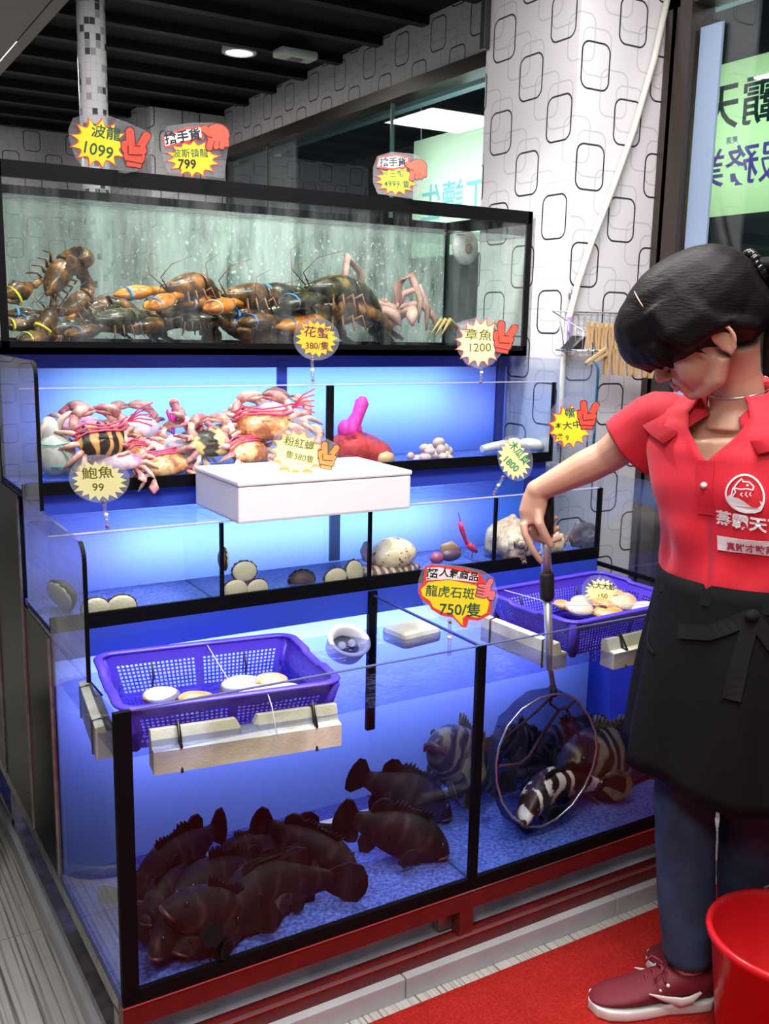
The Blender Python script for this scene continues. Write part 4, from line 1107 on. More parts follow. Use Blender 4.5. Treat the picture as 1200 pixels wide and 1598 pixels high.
banner('lime green banner with mirrored black and purple writing, outside the near window', .10, .95, 1.745, 2.195, [('蒸霸天', .505, 2.06, .15, M_BLACKINK), ('服務業', .555, 1.88, .125, M_PURP), ('嚴選', .60, 1.965, .022, M_PURP)])
banner('pale lime banner with mirrored light blue writing, outside the far window', 1.25, 2.40, 1.70, 2.215, [('工讀生', 2.08, 1.92, .17, M_SKY)])
# added lamps, hidden behind the banners to make them glow
area('banner_backlight', (2.33, 1.83, 1.94), (.40, 1.0), 8, (.95, 1, .95), (0, R(90), 0))
area('banner_backlight', (2.33, .53, 1.95), (.38, .7), 3, (.95, 1, .95), (0, R(90), 0))
# ------------------------------------------------------------------ live seafood
def orient(o, head, tail, length, up=(0, 0, 1), roll=0.0, sc=None):
    """lay a thing built along +X (length 'length', centred) between two points"""
    h, t = Vector(head), Vector(tail)
    x = (h-t).normalized(); z = Vector(up); y = z.cross(x).normalized(); z = x.cross(y)
    M = Matrix((x, y, z)).transposed() @ Matrix.Rotation(roll, 3, 'X')
    o.location = (h+t)/2; o.rotation_euler = M.to_euler(); o.scale = ((h-t).length/length,)*3 if sc is None else sc
    return o
def mottled(name, cols, scale, rough=.4, stretch=(1, 1, 1), bands=None, coat=.0, rand=True):
    m, nt, b = nodes_of(name); N, L = nt.nodes, nt.links
    tc = N.new('ShaderNodeTexCoord'); mp = N.new('ShaderNodeMapping'); mp.inputs['Scale'].default_value = stretch
    L.new(tc.outputs['Object'], mp.inputs[0])
    oi = N.new('ShaderNodeObjectInfo'); ad = N.new('ShaderNodeVectorMath'); ad.operation = 'ADD'
    ml = N.new('ShaderNodeMath'); ml.operation = 'MULTIPLY'; ml.inputs[1].default_value = 30; L.new(oi.outputs['Random'], ml.inputs[0])
    L.new(mp.outputs[0], ad.inputs[0]); L.new(ml.outputs[0], ad.inputs[1])
    nz = N.new('ShaderNodeTexNoise'); nz.inputs['Scale'].default_value = scale; nz.inputs['Detail'].default_value = 5; nz.inputs['Roughness'].default_value = .65
    L.new(ad.outputs[0], nz.inputs[0])
    fac = nz.outputs[0]
    if bands:
        wv = N.new('ShaderNodeTexWave'); wv.inputs['Scale'].default_value = bands[0]; wv.inputs['Distortion'].default_value = bands[1]; wv.inputs['Detail'].default_value = 2; wv.inputs['Detail Scale'].default_value = 2
        L.new(ad.outputs[0], wv.inputs[0])
        mx = N.new('ShaderNodeMix'); mx.inputs[0].default_value = bands[2]; L.new(nz.outputs[0], mx.inputs[2]); L.new(wv.outputs[1], mx.inputs[3]); fac = mx.outputs[0]
    rp = N.new('ShaderNodeValToRGB'); e = rp.color_ramp.elements
    e[0].position = cols[0][0]; e[0].color = (*cols[0][1], 1); e[1].position = cols[1][0]; e[1].color = (*cols[1][1], 1)
    for p, c in cols[2:]:
        k = e.new(p); k.color = (*c, 1)
    L.new(fac, rp.inputs[0]); L.new(rp.outputs[0], b.inputs['Base Color'])
    bp = N.new('ShaderNodeBump'); bp.inputs['Strength'].default_value = .3; bp.inputs['Distance'].default_value = .01; L.new(nz.outputs[0], bp.inputs['Height']); L.new(bp.outputs[0], b.inputs['Normal'])
    b.inputs['Roughness'].default_value = rough; b.inputs['Coat Weight'].default_value = coat; b.inputs['Specular IOR Level'].default_value = .3
    return m
def fit_inside(o, lo, hi):
    """slide a thing so that it stays within its tank"""
    o.rotation_mode = 'XYZ'
    Mo = Matrix.LocRotScale(o.location, o.rotation_euler, o.scale)
    pts = []
    for c in o.children:
        if c.name.split('.')[0] not in ('body', 'carapace', 'abdomen', 'claw', 'tail_fan'): continue
        pts += [Mo @ v.co for v in c.data.vertices]
        for g in c.children: pts += [Mo @ v.co for v in g.data.vertices]
    for k in range(3):
        a, b = min(p[k] for p in pts), max(p[k] for p in pts)
        if b-a > hi[k]-lo[k]: d = (lo[k]+hi[k])/2-(a+b)/2
        else: d = max(0, lo[k]-a) - max(0, b-hi[k])
        o.location[k] += d
IN1 = ((.009, .010, .2075), (W-.012, .445, .66)); IN2 = ((.010, .680, 1.0185), (W-.012, .885, 1.3)); IN3 = ((.01, .459, .7655), (W-.012, .69, 1.0)); IN0 = ((.016, .834, 1.3275), (W-.016, 1.245, 1.70))
# ---- groupers
M_GRP = mottled('dark_grouper_skin', [(.38, (.0022, .0012, .003)), (.58, (.0055, .0025, .004)), (.76, (.045, .019, .020))], 8, bands=(1.9, 7, .3), rough=.75)
M_GRPL = mottled('pale_marbled_grouper_skin', [(.42, (.015, .011, .009)), (.54, (.06, .045, .032)), (.68, (.20, .17, .11))], 9, bands=(2.6, 9, .4))
M_DRG = mottled('white_blotched_grouper_skin', [(.46, (.022, .008, .006)), (.53, (.05, .018, .014)), (.56, (.60, .55, .50)), (.72, (.75, .70, .64))], 7, bands=(1.7, 9, .25))
M_FIN = mat('dark_fin', (0.005, 0.0025, 0.004), .7, noise=.5, scale=30, spec=.2)
M_FINL = mat('marbled_fin', (0.12, 0.10, 0.06), .5, col2=(.03, .02, .015), scale=18)
M_EYE = mat('fish_eye', (0.01, 0.008, 0.006), .08)
M_LIP = mat('grouper_lip', (0.07, 0.025, 0.022), .5)
def make_grouper(label, skin, fin, bend=0.0, group='groupers in the bottom tank'):
    t = thing('grouper', label, 'fish', group=group)
    def B(x, y, z): return Vector((x, y+bend*(x-.1)**2*2.2, z))
    prof = [(.492, .006, .012, .010, -.02), (.475, .028, .030, .030, -.018), (.44, .055, .052, .046, -.012), (.38, .085, .080, .064, -.005), (.30, .116, .105, .082, 0), (.18, .142, .126, .094, 0), (.05, .148, .130, .092, 0), (-.08, .128, .112, .074, 0), (-.19, .094, .082, .052, 0), (-.28, .062, .056, .032, 0), (-.34, .052, .048, .020, 0), (-.37, .054, .050, .012, 0)]
    rr = []
    for x, a, b_, w, cz in prof:
        ring = []
        for k in range(20):
            th = 2*PI*k/20; c, s = math.cos(th), math.sin(th)
            ring.append(B(x, w*math.copysign(abs(c)**.85, c), cz+(a if s > 0 else b_)*math.copysign(abs(s)**.9, s)))
        rr.append(ring)
    MB().rings(rr).build('body', skin, t, mods=subsurf(1))
    def fin_(name, pts, y0=0.0, thick=.006, ny=(0, 1, 0), m=fin):
        mb = MB(); n = Vector(ny)*thick; A = [B(p[0], y0, p[1])+n for p in pts]; C_ = [B(p[0], y0, p[1])-n for p in pts]
        va = [mb.bm.verts.new(p) for p in A]; vc = [mb.bm.verts.new(p) for p in C_]
        mb.bm.faces.new(va); mb.bm.faces.new(vc[::-1])
        for i in range(len(pts)):
            j = (i+1) % len(pts); mb.bm.faces.new((va[i], va[j], vc[j], vc[i]))
        return mb.build(name, m, t)
    sp = []
    for k in range(10):
        x = .24-.036*k; zt = .125 if x > 0 else .13+x*.12
        sp += [(x, zt+.055+.012*math.sin(k)), (x-.02, zt+.035)]
    sp += [(-.16, .175), (-.22, .165), (-.26, .12), (-.25, .07)]
    fin_('dorsal_fin', sp+[(-.2, .075), (0, .12), (.2, .12)])
    tailp = [(-.34, -.05), (-.42, -.105), (-.475, -.10), (-.5, -.05), (-.507, 0), (-.5, .05), (-.475, .10), (-.42, .105), (-.34, .05)]
    fin_('tail_fin', tailp)
    fin_('anal_fin', [(-.08, -.10), (-.12, -.165), (-.19, -.175), (-.24, -.12), (-.24, -.06)])
    for s in (-1, 1):
        mb = MB(); base = B(.20, s*.086, -.04); pts = [(0, .03), (-.05, .055), (-.11, .05), (-.145, .01), (-.13, -.04), (-.07, -.065), (0, -.03)]
        va = [mb.bm.verts.new(base+Vector((p[0], s*(.02-p[0]*.35), p[1]))) for p in pts]; vb = [mb.bm.verts.new(base+Vector((p[0], s*(.008-p[0]*.35), p[1]))) for p in pts]
        mb.bm.faces.new(va); mb.bm.faces.new(vb[::-1])
        for i in range(len(pts)): j = (i+1) % len(pts); mb.bm.faces.new((va[i], va[j], vb[j], vb[i]))
        mb.build('pectoral_fin', fin, t)
        MB().tube([B(.19, s*.03, -.11), B(.12, s*.06, -.165), B(.06, s*.075, -.19)], [(.03, .006), (.028, .005), (.006, .003)], 8).build('pelvic_fin', fin, t)
        MB().ell(B(.375, s*.057, .045), (.017, .012, .017), seg=12, rg=8).build('eye', M_EYE, t)
    MB().tube([B(.40, -.058, -.045), B(.465, -.038, -.03), B(.492, 0, -.024), B(.465, .038, -.03), B(.40, .058, -.045)], [.006, .010, .013, .010, .006], 8).build('lip', M_LIP, t)
    return t
g0 = make_grouper('dark grouper facing right at the middle of the left bay, its red brown head lowest', M_GRP, M_FIN)
def grouper(label, hd, tl, Yh, Yt, proto, first=[True], roll=0.0, up=(0, 0, 1), fat=1.5):
    o = copy_thing(proto, label=label) if not first[0] else proto
    first[0] = False; o['label'] = label
    orient(o, on(*hd, 1, Yh), on(*tl, 1, Yt), 1.0, up, roll); o.scale = (o.scale.x, o.scale.x*fat, o.scale.x*fat); fit_inside(o, *IN1)
    return o
grouper('dark grouper facing right on the pale floor of the left bay, nearest the central seam', (703, 1358), (524, 1302), .10, .20, g0, roll=R(8))
grouper('dark grouper behind the one nearest the central seam, tail raised towards the pipe', (706, 1318), (545, 1256), .24, .34, g0)
grouper('dark banded grouper facing right in mid left bay, mouth close to the pale floor', (562, 1388), (395, 1300), .12, .27, g0, roll=R(14))
gb = make_grouper('.', M_GRP, M_FIN, .35)
grouper('humped dark grouper behind the banded one in the middle of the left bay', (392, 1382), (520, 1300), .26, .28, gb, first=[True])
grouper('dark grouper lying in the front left, snout pointing left below its companions', (322, 1476), (508, 1358), .045, .14, gb, first=[False], roll=R(-12))
grouper('dark grouper at the far left back with its tail fin raised in the blue water', (205, 1400), (352, 1283), .18, .30, g0)
grouper('spiny backed dark grouper at the left behind the raised tail', (290, 1330), (190, 1420), .30, .24, gb, first=[False])
grouper('dark grouper in the thick of the shoal at the left, above the front left one', (262, 1425), (440, 1395), .13, .20, g0)
grouper('dark grouper low in the front left corner of the bottom tank', (215, 1500), (385, 1425), .06, .11, gb, first=[False], roll=R(10))
grouper('dark grouper deepest in the shoal, lying beside the bottom seam', (270, 1535), (420, 1470), .03, .07, g0)
grouper('dark grouper between the shoal and the pipe at the left', (420, 1440), (290, 1375), .10, .22, g0)
grouper('dark grouper at the very front of the shoal, right of the left corner post', (255, 1470), (420, 1505), .04, .06, g0)
grouper('dark grouper filling the middle of the shoal behind the front left one', (350, 1420), (240, 1390), .16, .22, gb, first=[False])
grouper('dark grouper at the back of the shoal with its spiny back against the blue', (330, 1360), (450, 1330), .30, .30, g0)
grouper('dark grouper along the bottom seam, below the snout of the front left one', (405, 1492), (235, 1530), .035, .03, gb, first=[False])
grouper('dark grouper pressed against the left pane behind the corner post', (225, 1440), (300, 1340), .10, .22, g0, fat=1.7)
grouper('dark grouper beneath the banded one, its back just under the banded belly', (500, 1420), (360, 1450), .16, .12, g0, fat=1.6)
grouper('dark grouper low down between the front left one and the banded one', (410, 1450), (500, 1390), .08, .14, gb, first=[False])
gm = make_grouper('pale marbled grouper facing left behind the central seam in the left bay', M_GRPL, M_FINL, .1)
orient(gm, on(662, 1262, 1, .28), on(775, 1335, 1, .33), 1.0, (.1, .2, 1)); gm.scale = (gm.scale.x, gm.scale.x*1.5, gm.scale.x*1.6); fit_inside(gm, *IN1)
grouper('pale marbled grouper half hidden just right of the central seam', (765, 1225), (850, 1270), .36, .38, gm, first=[False])
grouper('marbled grouper behind the hoop net in the right bay', (1040, 1262), (900, 1215), .16, .30, gm, first=[False], roll=R(10), fat=1.3)
grouper('large marbled grouper at the back of the right bay beside the jeans', (945, 1215), (1075, 1195), .34, .34, gm, first=[False], fat=1.35)
grouper('marbled grouper low in the right bay with its snout left of the jeans', (928, 1250), (1085, 1232), .16, .20, gm, first=[False])
gd = make_grouper('brown grouper with white blotches caught inside the hoop net', M_DRG, M_FIN, .3, 'groupers in the bottom tank')
orient(gd, on(796, 1262, 1, .105), on(925, 1190, 1, .17), 1.0, (-.2, -.45, .8)); gd.scale = (gd.scale.x, gd.scale.x*1.3, gd.scale.x*1.35)

# ---- lobsters
M_LOB = mottled('dark_lobster_shell', [(.36, (.020, .014, .006)), (.52, (.10, .048, .015)), (.66, (.36, .14, .03))], 9, .32, coat=.4)
M_LOBO = mottled('orange_lobster_shell', [(.32, (.26, .07, .012)), (.46, (.66, .22, .03)), (.64, (.78, .31, .05))], 7, .3, coat=.4)
M_LOBG = mottled('green_black_lobster_shell', [(.40, (.010, .012, .006)), (.55, (.045, .042, .018)), (.68, (.22, .15, .05))], 10, .32, coat=.4)
M_LEGL = mat('lobster_leg', (0.28, 0.12, 0.045), .4, col2=(.09, .05, .03), scale=14)
BANDS = {'blue': mat('blue_rubber_band', (0.05, 0.26, 0.62), .4), 'white': mat('white_rubber_band', (0.7, 0.7, 0.75), .4), 'yellow': mat('yellow_rubber_band', (0.8, 0.72, 0.03), .4)}
def make_lobster(label, shell, claw_m, curl=20, band='blue', claw_open=(18, 24), legup=0.0, claws=(1, -1)):
    t = thing('lobster', label, 'lobster', group='lobsters in the top tank')
    rr = []
    for x, a, b_, w, cz in ((.47, .004, .004, .004, .03), (.43, .022, .02, .022, .02), (.36, .055, .05, .055, .01), (.26, .085, .08, .088, 0), (.12, .10, .095, .105, 0), (.02, .098, .092, .10, 0), (-.03, .085, .085, .09, 0)):
        rr.append([(x, w*math.cos(2*PI*k/16), cz+(a if math.sin(2*PI*k/16) > 0 else b_)*math.sin(2*PI*k/16)) for k in range(16)])
    mb = MB(); mb.rings(rr)
    for s in (-1, 1): mb.tube([(.38, s*.035, .05), (.43, s*.045, .065)], [.012, .003], 6)
    mb.build('carapace', shell, t, mods=subsurf(1))
    # tail: six hooped segments along an arc
    mb = MB(); p = Vector((-.03, 0, 0)); ang = PI; rows = []; seg = []
    nseg = 6; sl = .078
    pts = [p.copy()]; angs = [ang]
    for i in range(nseg*3):
        ang -= R(curl)/(nseg*3)*(1 if True else 1)
        p = p + Vector((math.cos(ang), 0, math.sin(ang)))*sl/3; pts.append(p.copy()); angs.append(ang)
    for i, (q, a) in enumerate(zip(pts, angs)):
        t_ = i/len(pts); r0 = .092*(1-.42*t_); r = r0*(1.06 if i % 3 == 1 else (.97 if i % 3 == 2 else 1.0))
        n = Vector((-math.sin(a), 0, math.cos(a)));  n = -n if n.z < 0 and i == 0 else n
        nn = Vector((math.sin(a), 0, -math.cos(a)))
        rows.append([q+Vector((0, math.cos(2*PI*k/14)*r, 0))+nn*(math.sin(2*PI*k/14)*r*(.85 if math.sin(2*PI*k/14) > 0 else .6)) for k in range(14)])
    mb.rings(rows); mb.build('abdomen', shell, t)
    d = Vector((math.cos(ang), 0, math.sin(ang))); nn = Vector((math.sin(ang), 0, -math.cos(ang)))
    for j in range(5):
        a = R(-56+28*j); dv = d*math.cos(a)+Vector((0, 1, 0))*math.sin(a)
        MB().tube([p+dv*.01+nn*.002*j, p+dv*.05, p+dv*.11, p+dv*.15], [(.018, .006), (.034, .008), (.040, .007), (.018, .003)], 10, up=tuple(nn)).build('tail_fan', shell, t)
    for s, op in zip((1, -1), claw_open):
        a = R(op)*s
        c0 = Vector((.30, s*.075, -.04)); c1 = Vector((.42, s*.10, -.02)); c2 = c1+Vector((math.cos(a), math.sin(a), 0))*.06
        dv = Vector((math.cos(a*.6), math.sin(a*.6), -.05)).normalized(); sd = Vector((-dv.y, dv.x, 0))
        mb = MB(); mb.tube([c0, c1, c2], [.022, .03, .034], 8)
        L_ = .42 if s > 0 else .36
        mb.tube([c2, c2+dv*.05, c2+dv*L_*.35, c2+dv*L_*.6, c2+dv*L_*.82+sd*.01*s, c2+dv*L_-sd*.012*s], [(.036, .03), (.066, .042), (.090, .052), (.074, .044), (.036, .026), (.006, .006)], 12, up=(0, 0, 1))
        mb.tube([c2+dv*L_*.5-sd*.055*s, c2+dv*L_*.68-sd*.068*s, c2+dv*L_*.86-sd*.05*s, c2+dv*L_*.98-sd*.022*s], [(.026, .022), (.026, .024), (.018, .016), (.004, .004)], 8, up=(0, 0, 1))
        co = mb.build('claw', claw_m, t)
        q = c2+dv*L_*.62-sd*.02*s
        MB().tube([q+sd*math.cos(2*PI*k/16)*.085+Vector((0, 0, 1))*math.sin(2*PI*k/16)*.045 for k in range(16)], [(.004, .016)]*16, 6, closed_path=True, up=tuple(dv)).build('rubber_band', BANDS[band], co)
        for k in range(4):
            x0 = .26-.075*k; bx = Vector((x0, s*.085, -.05)); kx = Vector((x0+.05-.03*k, s*.15, .0+legup)); fx = Vector((x0+.08-.05*k, s*.185, -.085+legup*1.2))
            MB().tube([bx, kx, (kx+fx)/2+Vector((0, s*.01, -.02)), fx], [.014, .011, .008, .003], 6).build('leg', M_LEGL, t)
        MB().tube([Vector((.43, s*.02, .03)), Vector((.55, s*.06, .12)), Vector((.50, s*.14, .22)), Vector((.30, s*.2, .27))], [.006, .004, .003, .0015], 5).build('antenna', M_LEGL, t)
    return t
def lob(label, hd, tl, Yh, Yt, shell, claw_m, length=.9, up=(0, 0, 1), roll=0, **k):
    o = make_lobster(label, shell, claw_m, **k)
    orient(o, on(*hd, 1, Yh), on(*tl, 1, Yt), length, up, roll); o.scale = (o.scale.x*1.0, o.scale.x*1.35, o.scale.x*1.4); fit_inside(o, *IN0); return o
lob('brown lobster at the left end of the top tank with its tail arched high', (30, 552), (72, 488), .93, .99, M_LOB, M_LOB, .62, (.62, -.1, .6), curl=205, band='yellow', claw_open=(20, 30))
lob('dark lobster low in the left corner of the top tank', (20, 515), (120, 520), .92, .98, M_LOBG, M_LOB, .85, curl=40, band='yellow', roll=R(-20))
lob('dark lobster with ringed tail curled up, second from the left of the top tank', (112, 524), (152, 488), 1.0, 1.03, M_LOB, M_LOBO, .50, (-.3, -.1, .9), curl=150, band='yellow')
lob('orange tailed lobster behind the ringed one in the top tank', (118, 500), (214, 470), 1.12, 1.13, M_LOB, M_LOBO, .75, curl=-70, band='white')
lob('bright orange lobster with a blue banded claw in the top tank', (282, 498), (352, 482), .90, .955, M_LOB, M_LOBO, .62, (.1, -.6, .8), roll=R(25), curl=-120, band='blue', claw_open=(16, 34))
lob('brown lobster with a white banded claw in the middle of the top tank', (366, 508), (474, 500), .89, .95, M_LOB, M_LOBO, .85, (.05, -.3, .95), roll=R(12), curl=-60, band='white', claw_open=(28, 10))
lob('mottled lobster with raised orange claw at the right of the heap', (478, 486), (604, 482), .96, 1.0, M_LOB, M_LOBO, .88, (0, -.25, .97), curl=-30, band='blue', claw_open=(14, 20))
lob('green black lobster lying under the right end of the heap', (478, 522), (600, 516), .95, 1.0, M_LOBG, M_LOBG, .88, (0, -.2, .97), curl=-60, band='blue')
lob('dark lobster at the bottom between the orange and the brown ones', (340, 524), (240, 528), .93, .99, M_LOBG, M_LOB, .9, curl=-30, band='blue')
lob('purplish brown lobster lowest in the middle of the heap', (455, 528), (345, 522), .88, .93, M_LOB, M_LOBO, .9, curl=-40, band='white', roll=R(160))
for lab_, hd_, tl_, Yh_, Yt_ in (('dark lobster at the floor under the curled one in the top tank', (150, 522), (255, 515), .90, .97),
    ('brownish lobster at the floor behind the bright orange one', (250, 512), (380, 508), 1.02, 1.06),
    ('dark lobster squeezed at the floor below the raised orange claw', (430, 520), (540, 524), .89, .93),
    ('dark lobster in the second row at the left of the top tank', (75, 500), (190, 505), 1.06, 1.08)):
    lob(lab_, hd_, tl_, Yh_, Yt_, M_LOBG if 'dark' in lab_ else M_LOB, M_LOB, .85, (0, -.2, .97), curl=-30, band='blue', claw_open=(12, 16))
# king crab
M_KING = mottled('pale_king_crab_shell', [(.38, (.34, .16, .13)), (.6, (.62, .42, .36))], 12, .45)
kc = thing('king_crab', 'pale pink king crab with long legs at the back of the top tank', 'crab', on(590, 492, 1, 1.15))
mb = MB(); mb.ell((0, 0, 0), (.085, .075, .045))
rdk = random.Random(4)
for k in range(26):
    a = rdk.random()*2*PI; r = rdk.random()**.5
    mb.tube([(.08*r*math.cos(a), .07*r*math.sin(a), .042*math.sqrt(1-r*r*.9)), (.088*r*math.cos(a), .077*r*math.sin(a), .042*math.sqrt(1-r*r*.9)+.014)], [.006, .001], 5)
mb.build('carapace', M_KING, kc)
for k, (ex, ez, kx, kz) in enumerate(((-.12, .02, -.13, .17), (-.16, -.045, -.17, .10), (-.2, -.05, -.15, .05), (.12, -.02, .10, .13), (.15, -.045, .13, .09), (.19, -.045, .14, .04))):
    s = -1 if k < 3 else 1
    MB().tube([(s*.06, -.02+.02*(k % 3), .0), (kx*.6, -.02, kz*.75), (kx, -.03, kz), ((kx+ex)/2+s*.02, -.04, (kz+ez)/2), (ex, -.05, ez)], [.015, .013, .014, .011, .003], 7).build('leg', M_KING, kc)
for s in (-1, 1): MB().tube([(s*.04, -.06, 0), (s*.06, -.11, .02), (s*.03, -.15, .0), (s*.02, -.17, -.03)], [.013, .016, .02, .004], 7).build('claw', M_KING, kc)
gc = thing('small_crab', 'greyish crab with yellow tipped legs at the right end of the top tank', 'crab', on(728, 515, 1, .98))
M_GREYC = mottled('grey_crab_shell', [(.4, (.06, .06, .08)), (.6, (.30, .26, .26))], 14, .45)
MB().ell((0, 0, 0), (.055, .045, .028)).build('carapace', M_GREYC, gc)
for k in range(6):
    s = -1 if k < 3 else 1; j = k % 3
    MB().tube([(s*.045, -.02+.02*j, 0), (s*.085, -.03+.025*j, .03), (s*.125, -.04+.03*j, -.022)], [.008, .007, .002], 6).build('leg', mat('yellow_brown_leg', (.45, .33, .12), .5), gc)
fd = thing('filter_sponge', 'round white filter sponge on the back pane near the right end of the top tank', 'filter', on(726, 386, 1, 1.20))
MB().ell((0, 0, 0), (.052, .022, .058)).build('sponge', mat('white_sponge', (.78, .74, .74), .9, bump=1.0, scale=50, noise=.2), fd)
MB().ell((0, -.020, -.005), (.015, .008, .018)).build('centre', mat('brown_sponge_centre', (.35, .2, .12), .8), fd)

# ---- flower crabs
PAL = {
 'tiger': mottled('orange_black_crab_shell', [(.46, (.03, .018, .016)), (.50, (.12, .05, .02)), (.54, (.62, .26, .07)), (.7, (.72, .36, .12))], 14, .35, (1, .45, 1), bands=(9, 5, .55)),
 'pink': mottled('pink_purple_crab_shell', [(.38, (.42, .12, .34)), (.52, (.72, .42, .52)), (.66, (.86, .70, .68))], 16, .4),
 'orange': mottled('orange_crab_shell', [(.40, (.35, .10, .05)), (.50, (.66, .32, .12)), (.64, (.84, .60, .40))], 22, .4),
 'yellow': mottled('yellow_black_crab_shell', [(.44, (.04, .03, .02)), (.50, (.35, .22, .08)), (.58, (.74, .58, .26))], 12, .35, (.4, 1, 1), bands=(10, 4, .5)),
 'pale': mottled('pale_violet_crab_shell', [(.36, (.34, .30, .42)), (.52, (.62, .54, .62)), (.66, (.82, .74, .70))], 15, .4),
}
M_CLEG = mottled('pink_crab_leg', [(.40, (.45, .14, .16)), (.54, (.76, .44, .34)), (.66, (.86, .68, .56))], 18, .45)
M_STRG = mat('pink_string', (0.85, 0.08, 0.20), .6)
def make_crab(label, shell, tie=True):
    t = thing('flower_crab', label, 'crab', group='flower crabs in the second tank')
    mb = MB(); n = 44; rows = []
    for i in range(8):
        f = i/7; r = math.sin(f*PI/2); z = math.cos(f*PI/2)
        ring = []
        for k in range(n):
            a = 2*PI*k/n; c, s = math.cos(a), math.sin(a)
            x = .072*math.copysign(abs(c)**.75, c); y = .042*math.copysign(abs(s)**.9, s)
            if s > .15 and i >= 6: 
                y += (.006 if k % 2 else 0)*(i-5)
            if abs(c) > .985 and i == 7: x *= 1.22
            ring.append((x*r, y*r+.003, z*.026*(1+.05*math.sin(a*5+f*9))))
        rows.append(ring)
    for i in range(6, -1, -1):
        rows.append([(p[0]*.98, p[1]*.98, -abs(p[2])*.55) for p in rows[i]])
    mb.rings(rows, cap=(False, False)); bmesh.ops.remove_doubles(mb.bm, verts=mb.bm.verts[:], dist=.0005)
    mb.build('carapace', shell, t)
    for s in (-1, 1):
        mb = MB()
        mb.tube([(s*.05, .03, -.004), (s*.075, .045, .004), (s*.064, .072, .002)], [.010, .012, .012], 8)
        mb.tube([(s*.064, .072, .002), (s*.045, .086, .004), (s*.02, .094, .0), (s*.0, .094, -.004)], [.013, .016, .011, .002], 8)
        mb.tube([(s*.042, .076, .004), (s*.015, .080, .002), (s*-.004, .086, -.002)], [.008, .006, .002], 6)
        mb.build('claw', M_CLEG, t)
        for k in range(4):
            y0 = .018-.016*k; a = R(20-28*k)
            d = Vector((s*math.cos(a), math.sin(a), 0)); b0 = Vector((s*.055, y0, -.006))
            if k < 3: MB().tube([b0, b0+d*.030+Vector((0, 0, .010)), b0+d*.055+Vector((0, 0, -.004)), b0+d*.072+Vector((0, 0, -.018))], [.009, .0085, .0065, .0015], 6).build('leg', M_CLEG, t)
            else: MB().tube([b0, b0+d*.025+Vector((0, 0, .006)), b0+d*.045, b0+d*.068], [(.008, .007), (.007, .006), (.016, .005), (.003, .002)], 8, up=(0, 0, 1)).build('leg', M_CLEG, t)
    if tie:
        mb = MB()
        for q in (-.012, .0, .012):
            mb.tube([(-.085, .02+q, .004), (-.05, .035+q, .022), (0, .03+q*.5, .029), (.05, .035+q, .022), (.085, .05+q, .008)], .0028, 5)
        for q in range(5): mb.tube([(.08, .05, .01), (.11, .06+.008*q-.016, .02+.004*q), (.14, .055+.014*q-.028, .03+.008*q)], .0022, 5)
        mb.build('string', M_STRG, t)
    return t
PROT = {k: make_crab('.', m, k in ('tiger', 'orange')) for k, m in PAL.items()}
USED = set()
def crab(kind, label, x, y, Y_, rx, ry, rz, s):
    o = PROT[kind] if kind not in USED else copy_thing(PROT[kind])
    USED.add(kind); o['label'] = label
    o.location = on(x, y, 1, Y_); o.rotation_euler = (R(rx), R(ry), R(rz)); o.scale = (s*1.08,)*3; fit_inside(o, *IN2)
crab('tiger', 'orange and black striped crab tied with pink string, left in the second tank', 160, 690, .72, 68, 0, 15, .82)
crab('pink', 'small pink crab behind the striped one, beside the white bag', 128, 668, .80, 40, 10, -30, .72)
crab('pale', 'pale violet crab on top at the left of the second tank', 212, 668, .84, 50, 0, 12, .74)
crab('orange', 'orange speckled crab below the pale violet one', 218, 708, .74, 60, 10, 40, .58)
crab('pink', 'pinkish crab lying low behind the 99 sign', 185, 722, .71, 30, 0, -20, .70)
crab('orange', 'flat orange crab at the bottom between the 99 sign and the foam box', 262, 728, .70, 35, -5, 10, .76)
crab('pink', 'pink crab with raised pink tassel in the middle of the second tank', 298, 672, .80, 55, 20, 60, .76)
crab('pale', 'pale crab with dark rings below the tassel', 288, 697, .75, 62, 0, -15, .64)
crab('yellow', 'yellow crab with black stripes in the middle of the second tank', 334, 694, .72, 68, 0, 8, .72)
crab('orange', 'orange crab with crossed red strings at the top of the right heap', 410, 664, .74, 62, 0, -22, .86)
crab('pale', 'pale lilac crab topmost in the right heap', 432, 650, .82, 40, 15, -40, .84)
crab('pink', 'pink crab at the left edge of the right heap', 382, 668, .80, 50, -20, 30, .62)
crab('orange', 'brown orange crab low behind the foam box', 392, 706, .71, 48, 0, 25, .78)
crab('pink', 'pink crab at the right end of the heap beside the seam', 458, 690, .74, 40, 20, -60, .70)
crab('pale', 'greyish crab low between the striped and the speckled ones', 250, 700, .80, 30, 0, 70, .70)
crab('yellow', 'yellowish crab at the back between the two heaps', 350, 668, .86, 20, 0, 30, .62)
# magenta tassel of cut string
tp = thing('string_tassel', 'upright magenta string tassel above the crabs in the second tank', 'string', on(270, 672, 1, .78))
mb = MB()
for k in range(9):
    a = k*.7; mb.tube([(0, 0, -.01), (.003*math.cos(a), .003*math.sin(a), .012), (.015*math.cos(a), .010*math.sin(a), .045+.004*(k % 3))], .003, 5)
mb.build('strands', mat('magenta_string', (.78, .06, .45), .6), tp)
MB().tube([(0, 0, -.02), (0, 0, .006)], .005, 6).build('knot', mat('violet_knot', (.35, .06, .55), .6), tp)

